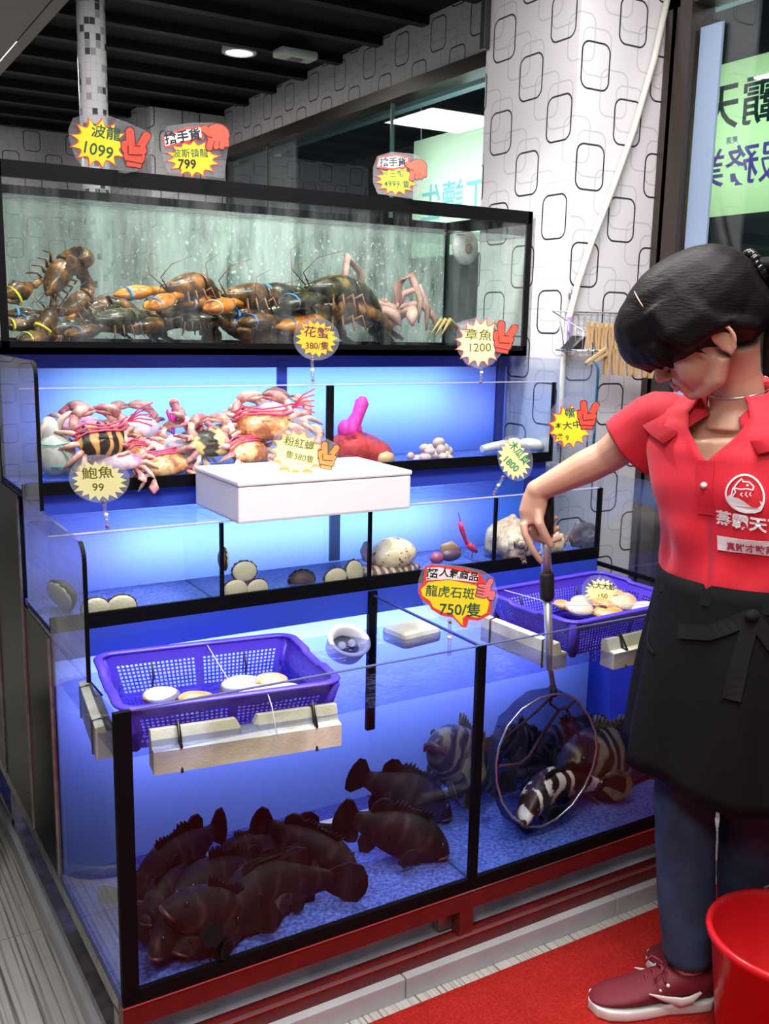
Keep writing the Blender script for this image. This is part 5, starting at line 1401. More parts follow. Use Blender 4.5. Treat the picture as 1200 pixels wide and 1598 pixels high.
# ---- bags and pale molluscs in the second tank
M_BAGW = mat('white_mesh_bag', (0.74, 0.72, 0.66), .7, noise=.2, scale=40, bump=.5)
ow = thing('white_bag', 'white cloth bag of octopus with green ties in the left corner of the second tank', 'bag', on(88, 738, 1, .74))
mb = MB(); mb.ell((0, 0, .045), (.045, .04, .055)).ell((-.012, 0, .095), (.022, .022, .035)).ell((.03, .0, .02), (.03, .03, .03)); mb.build('bag', M_BAGW, ow)
MB().tube([(.004, 0, .10), (.018, 0, .125), (.036, 0, .136), (.05, 0, .134)], [.010, .008, .006, .003], 8).build('tentacle', mat('pale_tentacle', (.66, .50, .44), .5), ow)
MB().tube([(-.012, -.01, .12), (-.03, -.01, .10), (-.042, -.012, .07)], [.008, .008, .004], 8).build('tentacle', MATS['pale_tentacle'], ow)
M_GRN = mat('green_cord', (0.18, 0.55, 0.42), .5)
MB().tube([(-.043, -.022, .07), (-.01, -.042, .068), (.028, -.036, .074), (.046, -.02, .07)], .0018, 5).tube([(.0, -.04, .07), (.018, -.042, .04), (.03, -.036, .008)], .0018, 5).tube([(-.02, -.036, .02), (.018, -.042, .018), (.05, -.02, .026)], .0018, 5).build('tie', M_GRN, ow)
rbp = on(560, 705, 1, .76)
rb = thing('net_bag', 'red net bag with a magenta knotted neck in the second tank', 'bag', rbp)
M_REDNET = glass_mat('red_netting', (0.95, 0.45, 0.55), refl=.3, dirt=.75, dcol=(.80, .16, .16), dscale=26, drange=(.35, .6))
M_OCT = mat('orange_brown_octopus', (0.62, 0.30, 0.18), .45, col2=(.50, .28, .24), scale=16, bump=.4)
M_OCTP = mat('pale_orange_flesh', (0.86, 0.50, 0.24), .4)
mb = MB(); mb.ell((-.015, 0, .0), (.062, .045, .050)).ell((.035, -.005, -.012), (.045, .035, .034)); mb.build('octopus', M_OCT, rb)
MB().tube([(.035, -.03, -.012), (.062, -.034, -.016), (.082, -.03, -.02)], [.022, .022, .018], 12).build('end_piece', M_OCTP, rb)
mb = MB(); mb.tube([(-.075, 0, -.03), (-.05, 0, .0), (-.02, 0, .005), (.03, 0, -.004), (.075, -.01, -.016), (.098, -.01, -.026)], [(.03, .03), (.056, .052), (.06, .060), (.052, .05), (.036, .036), (.012, .014)], 18); mb.build('netting', M_REDNET, rb)
M_MAG = mat('magenta_net_neck', (0.80, 0.04, 0.42), .6, noise=.3, scale=60, bump=.8)
MB().tube([(-.035, 0, .04), (-.022, 0, .07), (-.005, 0, .10), (.008, 0, .135), (.012, 0, .15)], [.030, .022, .017, .019, .008], 12).ell((-.045, 0, .06), (.02, .02, .03)).ell((-.012, 0, .062), (.018, .02, .024)).build('knotted_neck', M_MAG, rb)
M_BEIGE = mat('beige_rough_flesh', (0.62, 0.46, 0.38), .6, col2=(.48, .36, .38), scale=22, bump=.8)
bc = thing('sea_squirt', 'rough beige clump of shellfish right of the red net bag', 'shellfish', on(675, 712, 1, .78))
mb = MB(); rd = random.Random(9)
for k in range(34):
    a = rd.random()*2*PI; r = rd.random()**.5; h = rd.random()
    mb.ell((.055*r*math.cos(a)+.01*h, .04*r*math.sin(a), -.01+.055*h*(1-r*.6)), (.014+.008*rd.random(), .014, .012+.006*rd.random()), seg=9, rg=6)
mb.build('clump', M_BEIGE, bc)
MB().ell((-.06, 0, -.012), (.022, .02, .014), seg=10, rg=6).ell((-.075, .0, .004), (.012, .01, .012), seg=10, rg=6).build('lobe', M_BEIGE, bc)
M_PALEM = mat('pale_mollusc_flesh', (0.78, 0.74, 0.64), .5, noise=.12, scale=12)
g1 = thing('geoduck', 'pale long mollusc on the tank floor, left of the 1800 sign', 'shellfish', on(775, 697, 1, .76))
MB().tube([(-.055, 0, -.004), (-.02, 0, 0), (.02, 0, .004), (.05, 0, .010)], [.010, .013, .014, .010], 12).build('siphon', M_PALEM, g1)
MB().ell((.066, 0, .008), (.026, .02, .016)).build('shell', M_PALEM, g1)
g2 = thing('geoduck', 'pale rounded mollusc in the right corner of the second tank', 'shellfish', on(828, 694, 1, .74))
MB().ell((0, 0, 0), (.05, .028, .020), warp=lambda q: q+Vector((0, 0, -.1*q.x))).build('shell', M_PALEM, g2)
MB().tube([(.045, 0, -.004), (.07, 0, -.01)], [.010, .007], 10).build('siphon', M_PALEM, g2)

# ---- abalone
M_ABF = mat('abalone_foot', (0.66, 0.58, 0.40), .5, noise=.12, scale=25, bump=.3, bscale=160)
M_ABR = mat('abalone_frill', (0.045, 0.035, 0.05), .6, noise=.5, scale=80)
M_ABS = mat('abalone_shell', (0.16, 0.09, 0.09), .6, noise=.5, scale=25, bump=.8)
def make_abalone():
    t = thing('abalone', '.', 'abalone', group='abalone in the third tank')
    MB().ell((0, 0, 0), (.035, .008, .028), seg=22, rg=10).build('foot', M_ABF, t)
    pts = []; n = 40
    for k in range(n):
        a = 2*PI*k/n; f = 1+.04*math.sin(k*2.9); pts.append((.0355*f*math.cos(a), .004+.002*math.sin(k*1.7), .0285*f*math.sin(a)))
    MB().tube(pts, [.0026+.0012*math.sin(k*2.1) for k in range(n)], 6, closed_path=True).build('frill', M_ABR, t)
    MB().ell((0, .009, 0), (.034, .016, .027), seg=18, rg=9).build('shell', M_ABS, t)
    return t
ab = make_abalone()
for i, (lab, x, y, Y_, rz, ry, sc) in enumerate((
    ('beige abalone foot at the far left of the third tank, behind the side pane edge', 149, 950, .468, 0, 0, .84),
    ('beige abalone foot second from the left, on the floor of the third tank', 190, 947, .470, 0, 4, .92),
    ('uppermost abalone of the trio right of the first seam', 382, 892, .472, 0, 8, .86),
    ('lower left abalone of the trio right of the first seam', 367, 921, .469, 0, -4, .86),
    ('lower right abalone of the trio right of the first seam', 402, 919, .472, 6, 4, .82),
    ('abalone left of the spotted shell, lying lower', 524, 902, .470, 0, -6, .86),
    ('tilted abalone directly left of the second seam', 554, 893, .476, 10, 55, .92),
    ('abalone seen edge on, stuck to the first divider', 352, 872, .474, 82, 90, .72),
    ('dark abalone showing its shell on the floor between the trio and the pair', 470, 905, .55, 170, 0, .95))):
    o = ab if i == 0 else copy_thing(ab)
    o['label'] = lab; o.location = on(x, y, 1, Y_); o.rotation_euler = (0, R(ry), R(rz)); o.scale = (sc,)*3
# abalone seen through the side pane
o = copy_thing(ab, label='abalone seen through the left side pane of the third tank'); o.location = (.045, .56, .80); o.rotation_euler = (R(20), 0, R(-70)); o.scale = (1.2,)*3

# ---- spotted melon shell
M_MELO = mottled('spotted_cream_shell', [(.37, (.20, .07, .05)), (.40, (.42, .22, .12)), (.42, (.86, .66, .36)), (.6, (.88, .78, .60))], 38, .3, coat=.5)
M_MANT = mottled('striped_brown_mantle', [(.42, (.16, .10, .09)), (.52, (.34, .22, .16)), (.62, (.62, .48, .38))], 12, .5, (1, 1, .25), bands=(16, 3, .6))
ml = thing('melon_shell', 'big cream spotted shell on its brown striped foot in the third tank', 'shell', on(612, 872, 1, .52))
def mw(q):
    f = 1-.18*max(0, q.x/.06); return Vector((q.x, q.y*f, q.z*f+.1*q.x*.2))
MB().ell((.004, 0, .012), (.066, .052, .044), seg=28, rg=16, warp=mw).build('shell', M_MELO, ml)
MB().ell((-.008, 0, -.026), (.086, .05, .020), seg=26, rg=10, warp=lambda q: q*(1+.05*math.sin(q.x*260))).build('foot', M_MANT, ml)
MB().tube([(-.055, .0, .005), (-.078, 0, .012), (-.085, 0, .03), (-.078, 0, .046), (-.064, 0, .05)], [.016, .012, .010, .008, .005], 10).build('siphon', mat('violet_siphon', (.42, .28, .42), .5, noise=.3, scale=60), ml)
# ---- whelks
M_WHK = mottled('rough_cream_whelk_shell', [(.36, (.26, .17, .13)), (.50, (.56, .42, .30)), (.64, (.80, .70, .54))], 20, .6, coat=0)
M_WHKD = mottled('dark_whelk_shell', [(.38, (.07, .045, .05)), (.54, (.20, .13, .12)), (.68, (.40, .30, .24))], 22, .6, coat=0)
def whelk(label, loc, rot, sc, m):
    t = thing('whelk', label, 'whelk', loc, rot, 'whelks in the third tank'); t.scale = (sc,)*3
    pts = []; rad = []; n = 90
    for k in range(n):
        f = k/(n-1); a = f*2*PI*3.4; r = .036*f**1.15
        pts.append((r*math.cos(a), r*math.sin(a), .085*(1-f)**.9-.02)); rad.append(.003+.030*f**1.1*(1+.09*math.sin(k*1.35)))
    MB().tube(pts, rad, 12, up=(0, 0, 1)).build('shell', m, t)
    MB().tube([(.036, .0, -.03), (.03, -.01, -.06), (.024, -.015, -.085)], [.026, .014, .004], 10).build('canal', m, t)
    MB().ell((.045, .02, -.022), (.022, .012, .020)).build('operculum', M_BEIGE, t)
    return t
whelk('large rough cream whelk spanning the third divider seam', on(800, 846, 1, .52), (R(70), R(-60), 0), 1.12, M_WHK)
whelk('dark brown whelk in front of the cream one, behind the hand', on(805, 868, 1, .478), (R(110), R(30), R(20)), .62, M_WHKD)
whelk('pale knobbly whelk just right of the hand', on(866, 846, 1, .50), (R(60), R(40), R(40)), .66, M_WHK)
whelk('brownish whelk in the right corner of the third tank', on(915, 838, 1, .54), (R(80), R(-100), 0), .74, M_WHKD)
dc = thing('mussel', 'dark purple open mussel on the floor of the third bay', 'shellfish', on(697, 866, 1, .52))
M_MUS = mat('purple_mussel', (0.14, 0.07, 0.12), .35, noise=.4, scale=30)
MB().ell((.012, 0, 0), (.034, .02, .018)).build('shell', M_MUS, dc); MB().tube([(-.018, 0, .014), (.01, -.004, .018), (.04, -.006, .006)], [(.003, .016), (.006, .02), (.002, .008)], 10).build('upper_shell', mat('brown_mussel_lip', (.42, .26, .14), .4), dc)
MB().ell((-.034, -.004, -.004), (.020, .016, .016)).build('lobe', mat('purple_red_flesh', (.34, .08, .16), .4), dc)
sw = thing('prawn', 'slim red prawn standing slantwise against the glass in the third bay', 'prawn', on(728, 842, 1, .49))
M_PRW = mat('red_prawn', (0.74, 0.05, 0.16), .4, noise=.3, scale=60)
MB().tube([(-.025, 0, .05), (-.016, 0, .028), (-.004, 0, .0), (.004, 0, -.016)], [.005, .0075, .005, .004], 8).build('tail', M_PRW, sw)
MB().tube([(.002, -.003, -.012), (.018, -.004, -.024), (.032, -.004, -.036)], [.008, .0095, .004], 8).build('head', M_PRW, sw)
MB().tube([(.02, -.004, -.03), (.016, -.004, -.05)], .0012, 5).tube([(-.018, 0, .04), (-.03, 0, .075)], .0012, 5).build('feeler', mat('dark_feeler', (.08, .02, .05), .5), sw)
# ------------------------------------------------------------------ the woman with the net
M_SKIN = mat('warm_skin', (0.60, 0.34, 0.235), .45, sss=.25, noise=.06, scale=30)
M_HAIR = None
def hair_mat():
    m, nt, b = nodes_of('black_hair'); N, L = nt.nodes, nt.links
    b.inputs['Base Color'].default_value = (.004, .003, .003, 1); b.inputs['Roughness'].default_value = .55; b.inputs['Specular IOR Level'].default_value = .17
    tc = N.new('ShaderNodeTexCoord'); mp = N.new('ShaderNodeMapping'); mp.inputs['Scale'].default_value = (9, 60, 200); L.new(tc.outputs['Object'], mp.inputs[0])
    nz = N.new('ShaderNodeTexNoise'); nz.inputs['Scale'].default_value = 1.6; nz.inputs['Detail'].default_value = 3; L.new(mp.outputs[0], nz.inputs[0])
    bp = N.new('ShaderNodeBump'); bp.inputs['Strength'].default_value = .35; bp.inputs['Distance'].default_value = .004; L.new(nz.outputs[0], bp.inputs['Height']); L.new(bp.outputs[0], b.inputs['Normal'])
    return m
M_HAIR = hair_mat()
M_SHIRT = mat('red_polo_cloth', (0.66, 0.010, 0.028), .75, noise=.10, scale=14, bump=.12, bscale=500, sheen=.1)
M_APRON = mat('black_apron_cloth', (0.0045, 0.0045, 0.005), .85, spec=.15, bump=.15, bscale=300)
M_JEANS = mat('dark_blue_denim', (0.012, 0.024, 0.055), .8, col2=(.02, .045, .10), scale=12, bump=.2, bscale=260)
M_PRINT = mat('white_shirt_print', (0.80, 0.78, 0.78), .6)
M_LIPS = mat('lips', (0.45, 0.15, 0.13), .4)

fF = Vector((math.cos(R(194)), math.sin(R(194)), 0)); rT = Vector((math.sin(R(194)), -math.cos(R(194)), 0)); uP = Vector((0, 0, 1))
NB = at(1150, 628, 1.865)                      # base of the neck
WC = at(1150, 905, 1.93)                       # waist
PW = thing('person', 'person in red polo shirt and black apron bending over the tank with a net', 'person', (WC.x, WC.y, 0))
P0 = Vector((WC.x, WC.y, 0))
def LP(p): return Vector(p) - P0
HM = Matrix(((-.586, -.547, -.597), (.566, -.804, .182), (-.58, -.231, .781)))
HO = Vector((1.021, -.287, 1.403))
def H(x, y, z): return HM @ Vector((x, y, z)) + HO
def hell(mb, c, r, **k):
    mb.ell((0, 0, 0), r, M=Matrix.Translation(LP(H(*c))) @ HM.to_4x4(), **k)
def remesh(v, sm=3, fac=.5):
    def f(o):
        md = o.modifiers.new('remesh', 'REMESH'); md.mode = 'VOXEL'; md.voxel_size = v; md.use_smooth_shade = True
        s = o.modifiers.new('smooth', 'SMOOTH'); s.iterations = sm; s.factor = fac
    return f

SH = at(1035, 648, 1.975); EL = at(948, 712, 2.085); WR = at(838, 766, 2.135)
hipc = Vector((WC.x, WC.y, WC.z-.03))
hipR = hipc + rT*.085; hipL = hipc - rT*.085
ankR = Vector((1.085, -.325, .085)); kneR = at(1068, 1262, 2.03)
ankL = Vector((1.27, -.31, .085)); kneL = at(1172, 1262, 2.02)

body = MB()
# skull and face
hell(body, (-.012, 0, .030), (.098, .077, .090)); hell(body, (.032, 0, -.030), (.060, .062, .086)); hell(body, (.034, 0, -.070), (.054, .055, .044))
hell(body, (.074, 0, -.101), (.021, .024, .018))
for s in (-1, 1):
    hell(body, (.058, s*.034, -.046), (.029, .027, .036)); hell(body, (.076, s*.031, -.006), (.014, .017, .012)); hell(body, (.102, s*.012, -.047), (.009, .009, .0075))
    body.tube([LP(H(.004, s*.056, -.050)), LP(H(.03, s*.050, -.086)), LP(H(.07, s*.018, -.104))], [.018, .018, .014], 8)
body.tube([LP(H(.068, -.048, .012)), LP(H(.088, -.02, .014)), LP(H(.088, .02, .014)), LP(H(.068, .048, .012))], .013, 8)
body.tube([LP(H(.086, 0, .002)), LP(H(.101, 0, -.020)), LP(H(.111, 0, -.040))], [.008, .009, .0115], 10)
hell(body, (.112, 0, -.044), (.0125, .0125, .0105))
hell(body, (.086, 0, -.070), (.014, .026, .018)); hell(body, (.086, 0, -.085), (.012, .022, .012)); body.ell(LP(WR), (.0255, .0255, .0255))
# ears
for s in (-1, 1):
    hell(body, (-.010, s*.074, -.022), (.016, .006, .026))
    body.tube([LP(H(.004, s*.074, -.018)), LP(H(.004, s*.080, -.0)), LP(H(-.010, s*.084, .010)), LP(H(-.026, s*.087, .002)), LP(H(-.027, s*.086, -.020)), LP(H(-.016, s*.080, -.042)), LP(H(-.006, s*.077, -.048))], [.0045, .0048, .005, .005, .005, .0065, .006], 8)
# neck and trunk
nk = H(-.030, 0, -.060)
body.tube([LP(nk), LP((nk+NB)/2+Vector((0, 0, 0))), LP(NB), LP(NB-uP*.05)], [.046, .046, .054, .06], 14)
body.tube([LP(NB-uP*.07-rT*.13), LP(NB-uP*.035), LP(NB-uP*.07+rT*.13)], [.036, .044, .036], 12)
body.tube([LP(NB-uP*.06), LP((NB+WC)/2), LP(WC), LP(hipc-uP*.06)], [(.13, .085), (.135, .095), (.12, .085), (.14, .1)], 16, up=tuple(fF))
# right arm
ua = (SH*2+EL)/3; fa = EL*.68+WR*.32
body.tube([LP(SH), LP(ua), LP(EL*.94+SH*.06), LP(EL), LP(fa), LP(EL*.25+WR*.75), LP(WR)], [.047, .044, .038, .037, .037, .029, .0245], 14)
# left arm hangs beside the body
shL = NB - rT*.165 - uP*.025; elL = shL - rT*.05 - uP*.24 - fF*.02; wrL = elL - uP*.21 + fF*.05
body.tube([LP(shL), LP(elL), LP(wrL), LP(wrL-uP*.05+fF*.015), LP(wrL-uP*.085+fF*.03)], [.046, .037, .024, (.032, .016), (.034, .014)], 12, up=tuple(rT))
for k in range(4):
    b0 = wrL-uP*.085+fF*(.03+.014*(k-1.5)); body.tube([LP(b0), LP(b0-uP*.04+fF*.004), LP(b0-uP*(.066-.006*abs(k-1.3))+fF*.016+rT*.008)], [.0085, .0078, .006], 8)
b0 = wrL-uP*.03+fF*.03; body.tube([LP(b0), LP(b0-uP*.03+fF*.02), LP(b0-uP*.06+fF*.022)], [.011, .0095, .0075], 8)
# legs under the jeans
for h_, k_, a_ in ((hipR, kneR, ankR), (hipL, kneL, ankL)):
    body.tube([LP(h_), LP((h_+k_)/2), LP(k_), LP((k_+a_)/2), LP(a_)], [.075, .066, .046, .044, .034], 12)
# right hand round the pole
d0 = 2.135
kn = [at(818, 822, 2.128), at(827, 826, 2.142), at(836, 822, 2.152), at(842, 812, 2.158)]
pal = at(829, 800, 2.138)
vd = tuple((WR-CAM_LOC).normalized())
body.tube([LP(WR), LP(at(835, 780, 2.136)), LP(at(830, 800, 2.138)), LP(at(828, 818, 2.140))], [(.0245, .021), (.029, .019), (.030, .017), (.022, .013)], 14, up=vd)
def finger(pts, r0, r1):
    pts = [at(*p) for p in pts]
    body.tube([LP(p) for p in pts], [r0+(r1-r0)*i/(len(pts)-1) for i in range(len(pts))], 10); hell_end = LP(pts[-1])
    body.ell(hell_end, (r1, r1, r1), seg=10, rg=7)
finger([(816, 816, 2.130), (820, 836, 2.124), (831, 858, 2.124), (844, 876, 2.130)], .0092, .0072)      # index, laid along the pole
finger([(840, 800, 2.128), (842, 818, 2.116), (851, 836, 2.118), (860, 851, 2.122)], .0125, .0088)      # thumb, in front
finger([(824, 822, 2.142), (836, 840, 2.166), (856, 846, 2.182), (873, 840, 2.176)], .0090, .0074)      # middle, behind
finger([(832, 822, 2.150), (843, 834, 2.176), (858, 833, 2.190), (870, 824, 2.180)], .0088, .0072)      # ring
finger([(838, 812, 2.156), (848, 818, 2.178), (860, 814, 2.186), (868, 808, 2.178)], .0080, .0066)      # little
bo = body.build('body', M_SKIN, PW, mods=remesh(.0036, 7, .5))

# face details
MB().tube([LP(H(.096, -.021, -.074)), LP(H(.101, -.008, -.070)), LP(H(.1015, 0, -.0715)), LP(H(.101, .008, -.070)), LP(H(.096, .021, -.074))], [.0018, .0052, .0046, .0052, .0018], 8).tube([LP(H(.096, -.019, -.0765)), LP(H(.100, 0, -.081)), LP(H(.096, .019, -.0765))], [.0016, .0058, .0016], 8).build('lips', M_LIPS, PW)
for s in (-1, 1):
    MB().tube([LP(H(.087, s*.018, -.012)), LP(H(.0915, s*.031, -.013)), LP(H(.082, s*.046, -.011))], [.0008, .0016, .0008], 6).build('eyelashes', M_HAIR, PW)
    MB().tube([LP(H(.097, s*.014, .016)), LP(H(.096, s*.03, .021)), LP(H(.080, s*.050, .016))], [.0015, .003, .001], 6).build('eyebrow', M_HAIR, PW)
# hair: cap, swept fringe, side locks
hair = MB()
hell(hair, (-.020, 0, .040), (.107, .089, .097)); hell(hair, (-.06, 0, .0), (.066, .074, .075)); hell(hair, (-.010, .0, .055), (.10, .084, .084))
hell(hair, (.044, 0, .050), (.106, .082, .076)); hell(hair, (.012, 0, .056), (.118, .087, .086)); hell(hair, (.03, 0, .035), (.104, .088, .074)); hell(hair, (.088, -.006, .030), (.066, .070, .056)); hell(hair, (.108, -.020, .004), (.036, .046, .030))
for k in range(9):
    a = -1+2*k/8; y1 = .064*a
    hair.tube([LP(H(.126-.03*a*a, y1*.9, .040)), LP(H(.132-.035*a*a, y1, .012)), LP(H(.124-.040*a*a, y1*1.03, -.012-.005*(k % 3)))], [.020, .014, .004], 8)
for s in (-1, 1):
    for k in range(5):
        hair.tube([LP(H(.06-.012*k, s*.055, .09)), LP(H(.064-.016*k, s*.084, .045)), LP(H(.046-.016*k, s*.086, .012)), LP(H(.028-.018*k, s*.082, .004-.0*k))], [.024, .016, .012, .006], 8)
    hair.tube([LP(H(.05, s*.074, .02)), LP(H(.036, s*.0775, -.012)), LP(H(.022, s*.076, -.032))], [.010, .005, .0015], 8)
    hair.tube([LP(H(-.035, s*.078, .0)), LP(H(-.062, s*.06, -.03)), LP(H(-.09, s*.03, -.02))], [.016, .018, .02], 8)
hair.build('hair', M_HAIR, PW, mods=remesh(.0042, 12, .5))
bpy.context.view_layer.update()
_hr = [o for o in PW.children if o.name.startswith('hair')][0].evaluated_get(bpy.context.evaluated_depsgraph_get())
part = []
for k in range(8):
    f_ = k/7; d_ = ray(984+20*f_, 441+38*f_+3*math.sin(f_*3)).normalized()
    ok_, co_, no_, ix_ = _hr.ray_cast(LP(CAM_LOC), d_, distance=5)
    if ok_: part.append(co_+no_*.0002)
if len(part) > 2: MB().tube(part, [.0005]+[.0012]*(len(part)-2)+[.0005], 6).build('hair_parting', M_SKIN, PW)
pt = MB()
bs = H(-.118, 0, .045)
rdh = random.Random(3)
for k in range(9):
    o_ = Vector((rdh.uniform(-.014, .014), rdh.uniform(-.014, .014), 0))
    pt.tube([LP(bs+o_*.4), LP(bs+Vector((.05, -.014, .005))+o_), LP(bs+Vector((.085, -.02, -.06))+o_*1.4), LP(bs+Vector((.095, -.012, -.14))+o_*1.5), LP(bs+Vector((.09, 0, -.20))+o_)], [.012, .018, .018, .013, .003], 8)
pt.build('ponytail', M_HAIR, PW, mods=remesh(.004, 3, .5))
# beaded hair tie
ht = MB()
for k in range(34):
    a = 2*PI*k/17; q = bs + (HM @ Vector((-.006+.006*rdh.random(), math.cos(a)*.026, math.sin(a)*.026)))
    ht.ell(LP(q + Vector((.012, 0, 0))), (.0075,)*3, seg=8, rg=6)
ht.build('hair_tie', mat('black_beads', (.006, .006, .008), .12), PW)
MB().tube([LP(NB+Vector((0, 0, .03))+rT*math.cos(2*PI*k/24)*.062+fF*math.sin(2*PI*k/24)*.064-uP*.02*math.sin(2*PI*k/24)) for k in range(24)], .0012, 5, closed_path=True).build('necklace', M_CHROME, PW)

# ---- polo shirt
AX = NB - WC
LEV = [(-.10, .158, .122), (0.0, .150, .118), (.15, .147, .114), (.35, .158, .122), (.55, .172, .130), (.72, .180, .122), (.84, .176, .104), (.93, .145, .085), (1.0, .098, .072), (1.045, .068, .066)]
def shirt_ring(t):
    for (t0, a0, b0), (t1, a1, b1) in zip(LEV[:-1], LEV[1:]):
        if t <= t1 or t1 == LEV[-1][0]:
            f_ = (t-t0)/(t1-t0); f_ = f_*f_*(3-2*f_) if 0 <= f_ <= 1 else f_
            return WC+AX*t, a0+(a1-a0)*f_, b0+(b1-b0)*f_
def shirt_p(t, phi, off=0.0):
    c, a, b = shirt_ring(t)
    fold = .006*math.sin(phi*5+t*7)*max(0, 1-abs(t-.25)*1.6) + .004*math.sin(phi*9-t*11)*max(0, 1-abs(t-.1)*2)
    return c + rT*(a+fold+off)*math.cos(phi) + fF*(b+fold+off)*math.sin(phi) + uP*.016*(math.cos(phi)**2)*max(0, (.93-abs(t-.93)-.6))*0
V0, VW = .70, .55                                # the open neck: a notch narrowing downwards
shm = MB(); rows = []
ts = [-.10+1.145*i/44 for i in range(45)]
for t_ in ts:
    dl_ = max(0.0, (t_-V0)/(1.0-V0))*VW
    rows.append([LP(shirt_p(t_, PI/2+dl_+(2*PI-2*dl_)*k/60)) for k in range(61)])
shm.rings(rows, cap=(False, False), closed=False); shirt = shm.build('polo_shirt', M_SHIRT, PW, mods=solid(.003))
# shoulders and sleeves
def sleeve(sgn, p1, p2, r_end):
    m = MB(); base = NB + rT*sgn*.10 - uP*.075
    axis = (p2-p1).normalized(); n = 20; rr = []
    pth = [base, base*.4+p1*.6+uP*.004, p1, p1*.5+p2*.5, p2]
    rad = [.052, .068, .071, .069, r_end]
    ups = (0, 0, 1)
    tmp = MB()
    for i, p in enumerate(pth):
        t = (pth[min(i+1, 4)]-pth[max(i-1, 0)]).normalized(); s = t.cross(Vector(ups)).normalized(); u = s.cross(t)
        rr.append([LP(p + s*math.cos(2*PI*k/n)*rad[i]*(.86+.05*math.sin(k*2.2+i)) + u*math.sin(2*PI*k/n)*rad[i]*(1+.03*math.sin(k*1.7+i*2))) for k in range(n)])
    tmp.bm.free(); m.rings(rr, cap=(False, False)); return m.build('sleeve', M_SHIRT, shirt, mods=lambda o: (solid(.003)(o), subsurf(1)(o)))
slR = sleeve(1, at(1036, 655, 1.985), at(981, 698, 2.035), .074)
slL = sleeve(-1, shL-uP*.02, shL-rT*.035-uP*.16, .068)
# collar: a stand round the neck folded over on to the shirt, open at the front
cm = MB(); rows = [[], [], [], []]
for k in range(41):
    e = abs(k-20)/20; ph = PI/2 + .50 + (2*PI-1.0)*k/40
    d = rT*math.cos(ph)+fF*math.sin(ph); drop = e**3
    c = NB - fF*.006 + uP*.012
    rows[0].append(LP(c+d*.060+uP*(.012-.050*drop))); rows[1].append(LP(c+d*(.070)+uP*(.040-.078*drop))); rows[2].append(LP(c+d*(.084)+uP*(.032-.078*drop)))
    rows[3].append(LP(shirt_p(.90-.13*drop, ph-.0*e, .016)))
for a, b in zip(rows[:-1], rows[1:]):
    va = [cm.bm.verts.new(p) for p in a]; vb = [cm.bm.verts.new(p) for p in b]
    for i in range(40):
        f_ = cm.bm.faces.new((va[i], va[i+1], vb[i+1], vb[i])); f_.smooth = True
bmesh.ops.remove_doubles(cm.bm, verts=cm.bm.verts[:], dist=.0001)
cm.build('collar', M_SHIRT, shirt, mods=solid(.004))
# placket with buttons, print and patch follow the front of the shirt
def surf(u, z, off=.004):
    """u metres to the wearer's right of the centre front, z world height"""
    t = (z-WC.z)/AX.z; c, a, b = shirt_ring(t)
    phi = PI/2; n = 12
    for _ in range(n):
        phi -= (u/n)/math.sqrt((a*math.sin(phi))**2+(b*math.cos(phi))**2)
    return LP(shirt_p(t, phi, off))
def patch(name, pts_uz, m, off=.004, parent=None, n=8):
    """a small outline lying on the shirt"""
    mb = MB(); tri = tessellate_polygon([[Vector((p[0], p[1], 0)) for p in pts_uz]])
    va = [mb.bm.verts.new(surf(p[0], p[1], off)) for p in pts_uz]
    for t in tri:
        try: mb.bm.faces.new([va[i] for i in t])
        except ValueError: pass
    return mb.build(name, m, parent or shirt)
def strip_patch(name, u0, u1, z0, z1, m, off, nu=2, nz=10, thick=.0015):
    mb = MB(); g = [[mb.bm.verts.new(surf(u0+(u1-u0)*i/nu, z0+(z1-z0)*j/nz, off)) for i in range(nu+1)] for j in range(nz+1)]
    for j in range(nz):
        for i in range(nu): mb.bm.faces.new((g[j][i], g[j][i+1], g[j+1][i+1], g[j+1][i]))
    return mb.build(name, m, shirt, mods=solid(thick))
zt_ = WC.z+AX.z*.71
M_PLK = mat('red_polo_placket', (0.58, 0.008, 0.024), .75)
strip_patch('placket', -.016, .016, WC.z+AX.z*.42, zt_, M_PLK, .0045)
for f_ in (.58,):
    p = surf(.0, WC.z+AX.z*f_, .007)
    MB().ell(p, (.0062, .0062, .0062), seg=12, rg=8).build('button', mat('pale_button', (.75, .62, .66), .3), shirt)
# printed emblem: an egg shaped ring with a fish head and a curved tail
zc = WC.z + AX.z*.56; uc = -.072
def ring_patch(name, pts_o, pts_i, m, off):
    mb = MB(); n = len(pts_o); A = [mb.bm.verts.new(surf(p[0], p[1], off)) for p in pts_o]; B_ = [mb.bm.verts.new(surf(p[0], p[1], off)) for p in pts_i]
    for i in range(n): j = (i+1) % n; mb.bm.faces.new((A[i], A[j], B_[j], B_[i]))
    return mb.build(name, m, shirt)
egg = lambda s: [(uc - s*.033*math.sin(2*PI*k/40)*(1-.12*math.cos(2*PI*k/40)), zc + s*.036*math.cos(2*PI*k/40)) for k in range(40)]
ring_patch('printed_ring', egg(1), egg(.90), M_PRINT, .0052)
def uz(pts): return [(uc-p[0]*.001, zc+p[1]*.001) for p in pts]
patch('printed_tail', uz([(-29, -8), (-24, -4), (-18, -8), (-10, -9), (0, -15), (10, -23), (20, -24), (26, -18), (24, -10), (28, -13), (30, -20), (25, -29), (14, -34), (0, -35.5), (-12, -33), (-22, -25), (-28, -16)]), M_PRINT, .0056)
def stroke(pts, w):
    out = []; n = len(pts)
    L_, R_ = [], []
    for i, p in enumerate(pts):
        a = Vector(pts[min(i+1, n-1)])-Vector(pts[max(i-1, 0)]); a.normalize(); nn = Vector((-a.y, a.x))
        L_.append((p[0]+nn.x*w, p[1]+nn.y*w)); R_.append((p[0]-nn.x*w, p[1]-nn.y*w))
    return L_+R_[::-1]
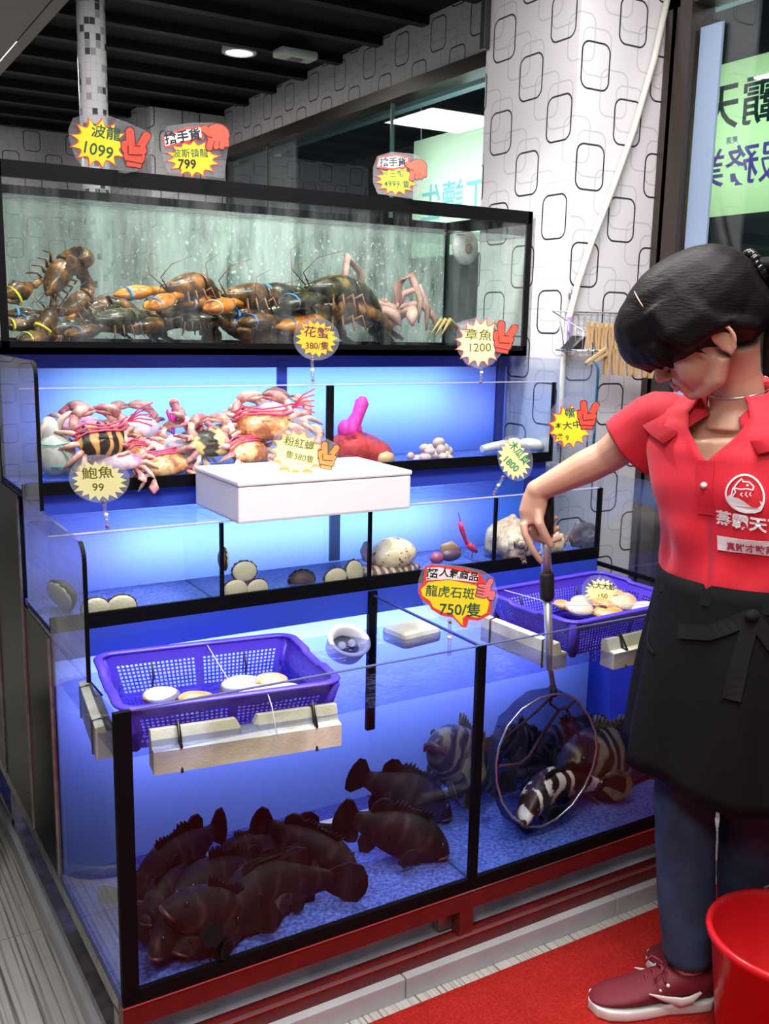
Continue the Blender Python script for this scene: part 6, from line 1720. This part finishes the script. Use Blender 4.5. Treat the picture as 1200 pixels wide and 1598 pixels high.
for pts, w in (([(-22, -5), (-20, 6), (-12, 20), (-6, 27), (-4, 22), (6, 22), (14, 15), (13, 8)], 1.2), ([(13, 8), (4, 10), (-6, 8), (-18, 9)], 1.1), ([(-18, 9), (-15, 2), (-20, -6)], 1.1), ([(-4, 2), (-7, -2), (-3, -5)], 1.0), ([(3, 4), (1, -1), (5, -5)], 1.0), ([(10, 4), (8, 0), (11, -3)], .9)):
    patch('printed_stroke', uz(stroke(pts, w)), M_PRINT, .0056)
patch('printed_eye', uz([(4+2.2*math.cos(k), 16+2.2*math.sin(k)) for k in (0, 1, 2, 3, 4, 5)]), M_PRINT, .0056)
def shirt_text(body_, u, z, size, m, off, bold, rot=0):
    o = text_obj('printed_lettering', body_, size, m, shirt, Matrix.Identity(4), ext=0, bold=bold*size)
    c_, s_ = math.cos(R(rot)), math.sin(R(rot))
    for v in o.data.vertices:
        x, y = v.co.x, v.co.z
        v.co = surf(u - (x*c_-y*s_), z + x*s_+y*c_, off)
    return o
shirt_text('蒸霸天下', uc-.004, zc-.056, .029, M_PRINT, .0056, .035, -4)
pu, pz = uc-.004, zc-.100
strip_patch('patch', pu+.058, pu-.058, pz-.0135, pz+.0135, mat('white_name_patch', (.70, .62, .64), .6), .0052, 10, 3, .0008)
shirt_text('真鮮才敢蒸', pu, pz-.004, .0165, mat('dark_red_print', (.35, .02, .05), .6), .0068, .02, 0)

# ---- apron
ap = MB(); rows = []
wz = WC.z
prof = [(.0, .157, .124), (-.05, .163, .132), (-.12, .172, .146), (-.20, .182, .158), (-.28, .190, .168), (-.36, .198, .178), (-.41, .202, .182)]
def ap_p(dz, phi, off=0.0):
    for (z0, a0, b0), (z1, a1, b1) in zip(prof[:-1], prof[1:]):
        if dz >= z1 or z1 == prof[-1][0]:
            f_ = (dz-z0)/(z1-z0); a = a0+(a1-a0)*f_; b = b0+(b1-b0)*f_; break
    w = min(1, -dz/.3); fo = .010*w*math.sin(phi*7+.6)+.007*w*math.sin(phi*11+dz*9)
    return WC + Vector((0, 0, dz)) + rT*(a+fo+off)*math.cos(phi) + fF*(b+fo+off)*math.sin(phi)
hem = lambda phi: -.40 + .03*math.cos(phi-.3)
for j in range(15):
    row = []
    for k in range(64):
        ph = 2*PI*k/64; row.append(LP(ap_p(.012+(hem(ph)-.012)*j/14, ph) if j else ap_p(0, ph)+uP*.012))
    rows.append(row)
ap.rings(rows, cap=(False, False)); apron = ap.build('apron', M_APRON, PW, mods=solid(.004))
def ap_strip(name, pts, w, off, m):
    """band following (u along waist angle, dz) points"""
    mb = MB(); L_, R_ = [], []
    pts2 = []
    for (p, q) in zip(pts[:-1], pts[1:]):
        for i in range(6): pts2.append((p[0]+(q[0]-p[0])*i/6, p[1]+(q[1]-p[1])*i/6))
    pts2.append(pts[-1])
    for i, p in enumerate(pts2):
        a = Vector(pts2[min(i+1, len(pts2)-1)])-Vector(pts2[max(i-1, 0)]); a = Vector((a.x*.17, a.y)); a.normalize(); nn = Vector((-a.y/.17, a.x))*w
        L_.append(mb.bm.verts.new(LP(ap_p(p[1]+nn.y, p[0]+nn.x, off)))); R_.append(mb.bm.verts.new(LP(ap_p(p[1]-nn.y, p[0]-nn.x, off))))
    for i in range(len(L_)-1): mb.bm.faces.new((L_[i], L_[i+1], R_[i+1], R_[i]))
    return mb.build(name, m, apron, mods=solid(.002))
M_TIE2 = mat('black_apron_tie', (0.007, 0.007, 0.0075), .8, spec=.2)
fr_ = PI/2
ap_strip('waistband', [(fr_-2.2, -.012), (fr_+2.2, -.012)], .016, .004, M_TIE2)
ap_strip('tie', [(fr_+.55, -.03), (fr_+.1, -.075), (fr_-.25, -.085)], .014, .007, M_TIE2)
ap_strip('tie', [(fr_+.55, -.03), (fr_+.48, -.10), (fr_+.42, -.185)], .015, .009, M_TIE2)
ap_strip('tie', [(fr_+.55, -.03), (fr_+.8, -.08), (fr_+1.0, -.10)], .014, .007, M_TIE2)
MB().ell(LP(ap_p(-.03, fr_+.55, .008)), (.017, .012, .012)).build('knot', M_TIE2, apron)
ap_strip('pocket_edge', [(fr_-.9, -.10), (fr_-.72, -.135), (fr_-.55, -.145)], .003, .004, M_TIE2)

# ---- jeans
jm = MB()
def leg(h_, k_, a_, seed):
    n = 16; pts = []; rad = []; m = 26; rr = []
    for i in range(m):
        f_ = i/(m-1)
        p = h_*(1-f_/.5)+k_*(f_/.5) if f_ < .5 else k_*(1-(f_-.5)/.5)+a_*((f_-.5)/.5)
        r = .088+(.064-.088)*min(1, f_/.48) if f_ < .48 else (.064-.004*math.sin((f_-.48)*4) if f_ < .75 else .062-.012*(f_-.75)/.25)
        kn_ = math.exp(-((f_-.5)/.10)**2); an = math.exp(-((f_-.95)/.06)**2)
        ring = []
        for k in range(n):
            a = 2*PI*k/n
            rr_ = r + kn_*.0055*math.sin(f_*95+math.sin(a+seed)*2) + an*.003*math.sin(f_*120+a)
            ring.append(LP(p + rT*math.cos(a)*rr_ + fF*math.sin(a)*rr_))
        rr.append(ring)
    jm.rings(rr, cap=(True, True))
leg(hipR, kneR, ankR+Vector((0, 0, .012)), 0); leg(hipL, kneL, ankL+Vector((0, 0, .012)), 2)
jm.build('jeans', M_JEANS, PW, mods=subsurf(1))
# ---- shoes
M_SHOE = mat('dark_red_shoe', (0.15, 0.005, 0.014), .7, bump=.15, bscale=300)
M_SOLE = mat('white_shoe_sole', (0.72, 0.70, 0.66), .5)
M_LACE = mat('dark_red_lace', (0.26, 0.02, 0.035), .7, noise=.4, scale=200)
def shoe(heel, toe):
    x = (toe-heel).normalized(); y = uP.cross(x); Lh = (toe-heel).length
    Mx = Matrix(((x.x, y.x, 0, 0), (x.y, y.y, 0, 0), (0, 0, 1, 0), (0, 0, 0, 1))); Mx.translation = LP(heel)
    def q(f_, yy, z): return Mx @ Vector((f_*Lh, yy, z))
    def outline(sc, z):
        pr = [(0, 0), (.01, .020), (.06, .030), (.2, .033), (.4, .034), (.6, .044), (.75, .047), (.88, .042), (.96, .028), (1, .0)]
        return [q(f_, w*sc, z) for f_, w in pr]+[q(f_, -w*sc, z) for f_, w in pr[-2:0:-1]]
    sm = MB(); sm.rings([outline(.98, .0065), outline(1.04, .012), outline(1.03, .026), outline(.99, .030)], 0, True, (True, True)); so_ = sm.build('shoe_sole', M_SOLE, PW)
    um = MB(); rows = []
    for f_, w, h_, z0 in ((.0, .022, .085, .03), (.06, .032, .095, .028), (.2, .036, .098, .028), (.34, .037, .098, .028), (.46, .039, .085, .028), (.58, .043, .070, .028), (.72, .045, .058, .028), (.86, .040, .050, .028), (.95, .028, .040, .028), (.995, .010, .032, .028)):
        rows.append([q(f_, w*math.copysign(abs(math.cos(2*PI*k/16))**.75, math.cos(2*PI*k/16)), z0+(h_-z0)*(.5+.5*math.sin(2*PI*k/16))) for k in range(16)])
    um.rings(rows); up_ = um.build('shoe', M_SHOE, PW, mods=subsurf(1))
    for i in range(4):
        f_ = .42+.06*i; z = .094-.010*i
        MB().tube([q(f_, -.030, z-.014), q(f_+.012, 0, z+.004), q(f_+.02, .030, z-.014)], .0028, 6).build('lace', M_LACE, up_)
        for s in (-1, 1): MB().ell(q(f_, s*.033, z-.018), (.0042, .0042, .0042), seg=8, rg=6).build('eyelet', M_SOLE, up_)
    MB().tube([q(.41, -.004, .100), q(.47, -.026, .104), q(.52, -.030, .088)], .0026, 6).tube([q(.41, .004, .100), q(.46, .024, .106), q(.53, .028, .086)], .0026, 6).build('bow', M_LACE, up_)
    for s in (1, -1):
        MB().tube([q(.16, s*.0395, .062), q(.24, s*.0405, .046), q(.32, s*.041, .042), q(.46, s*.0425, .054), q(.58, s*.042, .066)], [(.003, .002), (.010, .003), (.011, .003), (.006, .0025), (.001, .001)], 8, up=tuple(y)).build('side_stripe', M_SOLE, up_)
shoe(Vector((1.135, -.352, 0)), Vector((.895, -.238, 0)))
shoe(Vector((1.325, -.335, 0)), Vector((1.10, -.20, 0)))
